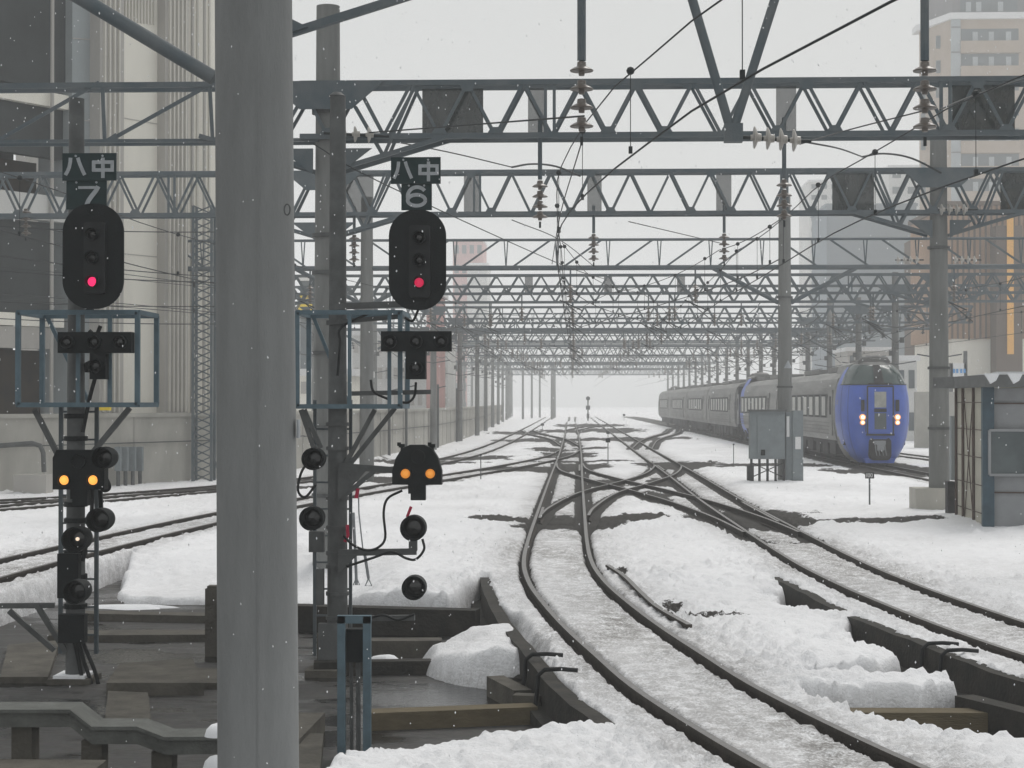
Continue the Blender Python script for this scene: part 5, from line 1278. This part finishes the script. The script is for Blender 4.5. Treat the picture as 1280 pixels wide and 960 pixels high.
m.slab([(a.x,a.y),(a.x+nF.x*12,a.y+nF.y*12),(a.x+nF.x*12-dF.x*.4,a.y+nF.y*12-dF.y*.4),(a.x-dF.x*.4,a.y-dF.y*.4)], 2.0, TOP); m.build('end_wall', 'cladding_grey', bld, smooth=False)

def block(px0, px1, ytop, Y, depth, m, label, floors=None, win='far_glass', zbase=-.3, top=None, ncol=3, band=None):
    x0, x1 = P(px0,500,Y)[0], P(px1,500,Y)[0]; zt = top if top else P(0,ytop,Y)[2]
    t = thing('city_building', label, 'building', ((x0+x1)/2,Y,zbase), 'hazy city buildings')
    MB().box(x0,x1,Y,Y+depth,zbase,zt).build('wall', m, t, smooth=False)
    MB().box(x0-.2,x1+.2,Y-.2,Y+depth+.2,zt,zt+.35).build('roof', 'ledge_white' if m != 'far_slate' else m, t, smooth=False)
    if floors:
        w_ = MB(); fh = (zt-zbase)/floors; cw = (x1-x0)/ncol
        for i in range(floors):
            for j in range(ncol):
                w_.box(x0+cw*(j+.22),x0+cw*(j+.78),Y-.06,Y+.1,zbase+fh*(i+.35),zbase+fh*(i+.78))
            if band: pass
        w_.build('window', win, t, smooth=False)
    return t
block(566, 604, 303, 330, 12, 'far_pink', 'hazy pink topped tower left of centre behind the gantries', 9, ncol=4)
block(584, 609, 333, 300, 12, 'far_white', 'pale hazy block in front of the pink tower', 14, ncol=3, win='far_white')
block(1012, 1062, 232, 300, 14, 'far_white', 'hazy white apartment block with rows of balconies left of the slate building', 22, ncol=4)
block(1034, 1146, 262, 250, 16, 'far_slate', 'plain slate blue building in the haze behind the train', None)
block(1112, 1150, 215, 270, 14, 'far_white', 'pale hazy block between the slate building and the stout mast', 16, ncol=2)
block(375, 388, 352, 120, 6, 'far_glass', 'small grey roof block seen between the big pole and the mast')
block(440, 560, 420, 130, 8, 'far_white', 'long low white building above the concrete wall behind the right signal', 4, ncol=12, win='cladding_grey')
block(533, 549, 370, 112, 5, 'far_pink', 'narrow pinkish tower right of the T shaped indicator')
block(360, 440, 470, 90, 8, 'cladding_cream', 'low cream building beyond the wall just right of the big pole', 3, ncol=6, win='cladding_grey')
q = P(372,378,118); q2 = P(391,392,118); tag(MB().box(q[0],q2[0],118,119,q2[2],q[2]).box(q[0],q2[0]-.4,117.9,118.9,q[2]+.1,q[2]+.5).build('rooftop_sign', 'yellow', smooth=False), 'small yellow rooftop structure beside the big pole', 'rooftop structure')
# tan tower
def tower():
    Y = 215; f = Frame(Y)
    t = thing('apartment_tower', 'tall tan apartment tower with grey corner and balconies at the upper right', 'building', (f(1240,500)[0],Y,-.3))
    xl, xe, xr = f(1150,0)[0], f(1189,0)[0], f(1330,0)[0]; zs = f(0,34)[2]; TOPZ = 62
    fh = P(0,0,Y)[2]-P(0,30.6,Y)[2]
    MB().slab([(xe,Y),(xr,Y),(xr,Y+22),(xl+5.5,Y+22),(xl+1.2,Y+7)], -.3, zs).build('wall', 'tower_tan', t, smooth=False)
    MB().slab([(xe+.3,Y+.5),(xr,Y+.5),(xr,Y+20),(xl+6,Y+20),(xl+1.8,Y+7.2)], zs, TOPZ).build('upper_wall', 'tower_grey', t, smooth=False)
    MB().slab([(xe-.2,Y-.5),(xr,Y-.5),(xr,Y+2),(xl+.7,Y+9),(xl+.7,Y+6.6)], zs, zs+.75).build('ledge', 'ledge_white', t, smooth=False)
    x0, x1 = f(1188.5,0)[0], f(1200,0)[0]; MB().box(x0,x1,Y-.25,Y+.1,-.3,zs).build('corner_quoin', 'tower_blue', t, smooth=False)
    wj = MB(); rec = MB(); win = MB(); par = MB(); k = 0; z = zs-.8
    bx0, bx1 = f(1201,0)[0], f(1273,0)[0]
    zc = zs-fh*.38
    while zc > 4:
        wj.box(x0-.02,x1+.02,Y-.3,Y-.2,zc+.1,zc+.25)
        rec.box(bx0,bx1,Y-.04,Y+.3,zc-fh*.52,zc); par.box(bx0-.1,bx1+.1,Y-.5,Y-.04,zc-fh*.98,zc-fh*.5)
        for u in (.2,.48,.78): win.box(lerp(bx0,bx1,u),lerp(bx0,bx1,u+.09),Y-.1,Y-.03,zc-fh*.5,zc-fh*.12)
        for px in (1161,1175): q_ = f(px,0)[0]; yy = Y+7*(xe-q_)/(xe-xl); rec.slab([(q_,yy-.12),(q_+.5,yy-.22),(q_+.5,yy+.1),(q_,yy+.1)], zc-fh*.6, zc-fh*.1)
        zc -= fh
    zc = zs+fh*.85
    while zc < TOPZ:
        rec.box(bx0,bx1,Y+.45,Y+.8,zc-fh*.52,zc)
        for u in (.1,.28,.66): win.box(lerp(bx0,bx1,u),lerp(bx0,bx1,u+.09),Y+.4,Y+.46,zc-fh*.5,zc-fh*.12)
        zc += fh
    wj.build('quoin_joint', 'tower_grey', t, smooth=False); rec.build('balcony_recess', 'far_glass', t, smooth=False); win.build('balcony_door', 'tower_blue', t, smooth=False); par.build('balcony_parapet', 'tower_tan', t, smooth=False)
tower()
def orange():
    Y = 125; f = Frame(Y); t = thing('orange_building', 'orange brown building with vertical ribs behind the hut', 'building', (f(1230,500)[0],Y,-.3))
    x0, x1 = f(1184,0)[0], f(1300,0)[0]; zt = f(0,262)[2]
    MB().box(x0,x1,Y,Y+14,f(0,425)[2],zt).build('upper_wall', 'far_orange', t, smooth=False)
    MB().box(x0+.3,x1,Y+.2,Y+14,-.3,f(0,425)[2]).build('lower_wall', 'cladding_cream', t, smooth=False)
    m = MB()
    for px in range(1188,1296,7): q_ = f(px,0)[0]; m.box(q_,q_+.12,Y-.12,Y,f(0,425)[2],zt)
    m.build('facade_rib', 'far_brown', t, smooth=False)
    MB().box(f(1236,0)[0],f(1268,0)[0],Y-2,Y-.2,-.3,f(0,290)[2]).build('stair_tower', 'far_brown', t, smooth=False)
    MB().box(f(1249,0)[0],f(1257,0)[0],Y-2.1,Y-2,f(0,445)[2],f(0,262)[2]).build('orange_panel', 'far_orange_bright', t, smooth=False)
    MB().box(x0-.2,x1,Y-.2,Y+14,zt,zt+.3).build('roof', 'far_brown', t, smooth=False)
    t2 = thing('brown_block', 'slim brown tower block between the train and the hut', 'building', (f(1155,0)[0],150,-.3)); g_ = Frame(150)
    MB().box(g_(1146,0)[0],g_(1160,0)[0],150,156,-.3,g_(0,300)[2]).build('wall', 'far_brown', t2, smooth=False); MB().box(g_(1160,0)[0],g_(1166,0)[0],150,156,-.3,g_(0,300)[2]).build('side_wall', 'cladding_cream', t2, smooth=False)
    h_ = Frame(110); t3 = thing('billboard', 'white signboard with pale blue marks beside the stout mast', 'billboard', (h_(1196,0)[0],110,0))
    MB().box(h_(1187,0)[0],h_(1207,0)[0],110,110.2,h_(0,473)[2],h_(0,455)[2]).build('board', 'ledge_white', t3, smooth=False)
    mm = MB()
    for k, px in enumerate((1190,1194,1199,1203)): mm.box(h_(px,0)[0],h_(px+2.6,0)[0],109.96,110,h_(0,467)[2],h_(0,462)[2])
    mm.build('blue_mark', 'sign_blue', t3, smooth=False)
    MB().bar((h_(1188,0)[0],110.1,-.1),(h_(1188,0)[0],110.1,h_(0,455)[2]),.2,.2).bar((h_(1206,0)[0],110.1,-.1),(h_(1206,0)[0],110.1,h_(0,440)[2]),.2,.2).build('post', 'mast_steel', t3, smooth=False)
orange()
b_ = Frame(100)
tag(MB().box(b_(1143,0)[0],b_(1300,0)[0],100,100.4,-.3,b_(0,490)[2]).build('concrete_wall', 'wall_conc', smooth=False), 'low concrete wall behind the siding at the right', 'wall')
block(1120, 1146, 452, 118, 6, 'far_white', 'low white shed right behind the train nose', 2, ncol=2)
block(1060, 1120, 440, 160, 8, 'cladding_grey', 'grey low rise building behind the train roof', 4, ncol=6)

# ------------------------------------------------------------------ falling snow and haze
m = MB(); rnd = random.Random(3)
for k in range(2600):
    y = 6+24*rnd.random()**1.1; x = -.04*y+(rnd.random()-.5)*(.66*y+1); z = CH+(rnd.random()-.48)*.48*y
    if z < .05: continue
    r = rnd.uniform(.0022,.0048)*(y/14+.25); dx, dz = rnd.uniform(-.4,.4)*r, rnd.uniform(.0,1.2)*r
    vs = [(x-r,y,z),(x+r,y,z),(x,y-r,z),(x,y+r,z),(x+dx,y,z+r+dz),(x-dx,y,z-r-dz)]
    m.add(vs, [(0,2,4),(2,1,4),(1,3,4),(3,0,4),(2,0,5),(1,2,5),(3,1,5),(0,3,5)])
fl = m.build('falling_snow', 'flake'); fl['kind'] = 'stuff'
hz = MB().box(-760, 760, -20, 960, -1.6, 66).build('haze', 'flake', smooth=False); hz['kind'] = 'stuff'
hm = bpy.data.materials.new('haze_air'); hm.use_nodes = True; t = hm.node_tree
for n in list(t.nodes):
    if n.type == 'BSDF_PRINCIPLED': t.nodes.remove(n)
vol = t.nodes.new('ShaderNodeVolumePrincipled'); vol.inputs['Density'].default_value = .0019; vol.inputs['Color'].default_value = (.97, .98, .985, 1)
t.links.new(vol.outputs[0], t.nodes['Material Output'].inputs['Volume'])
hz.data.materials.clear(); hz.data.materials.append(hm)
for o in bpy.data.objects:
    if o.get('_abs'): del o['_abs']
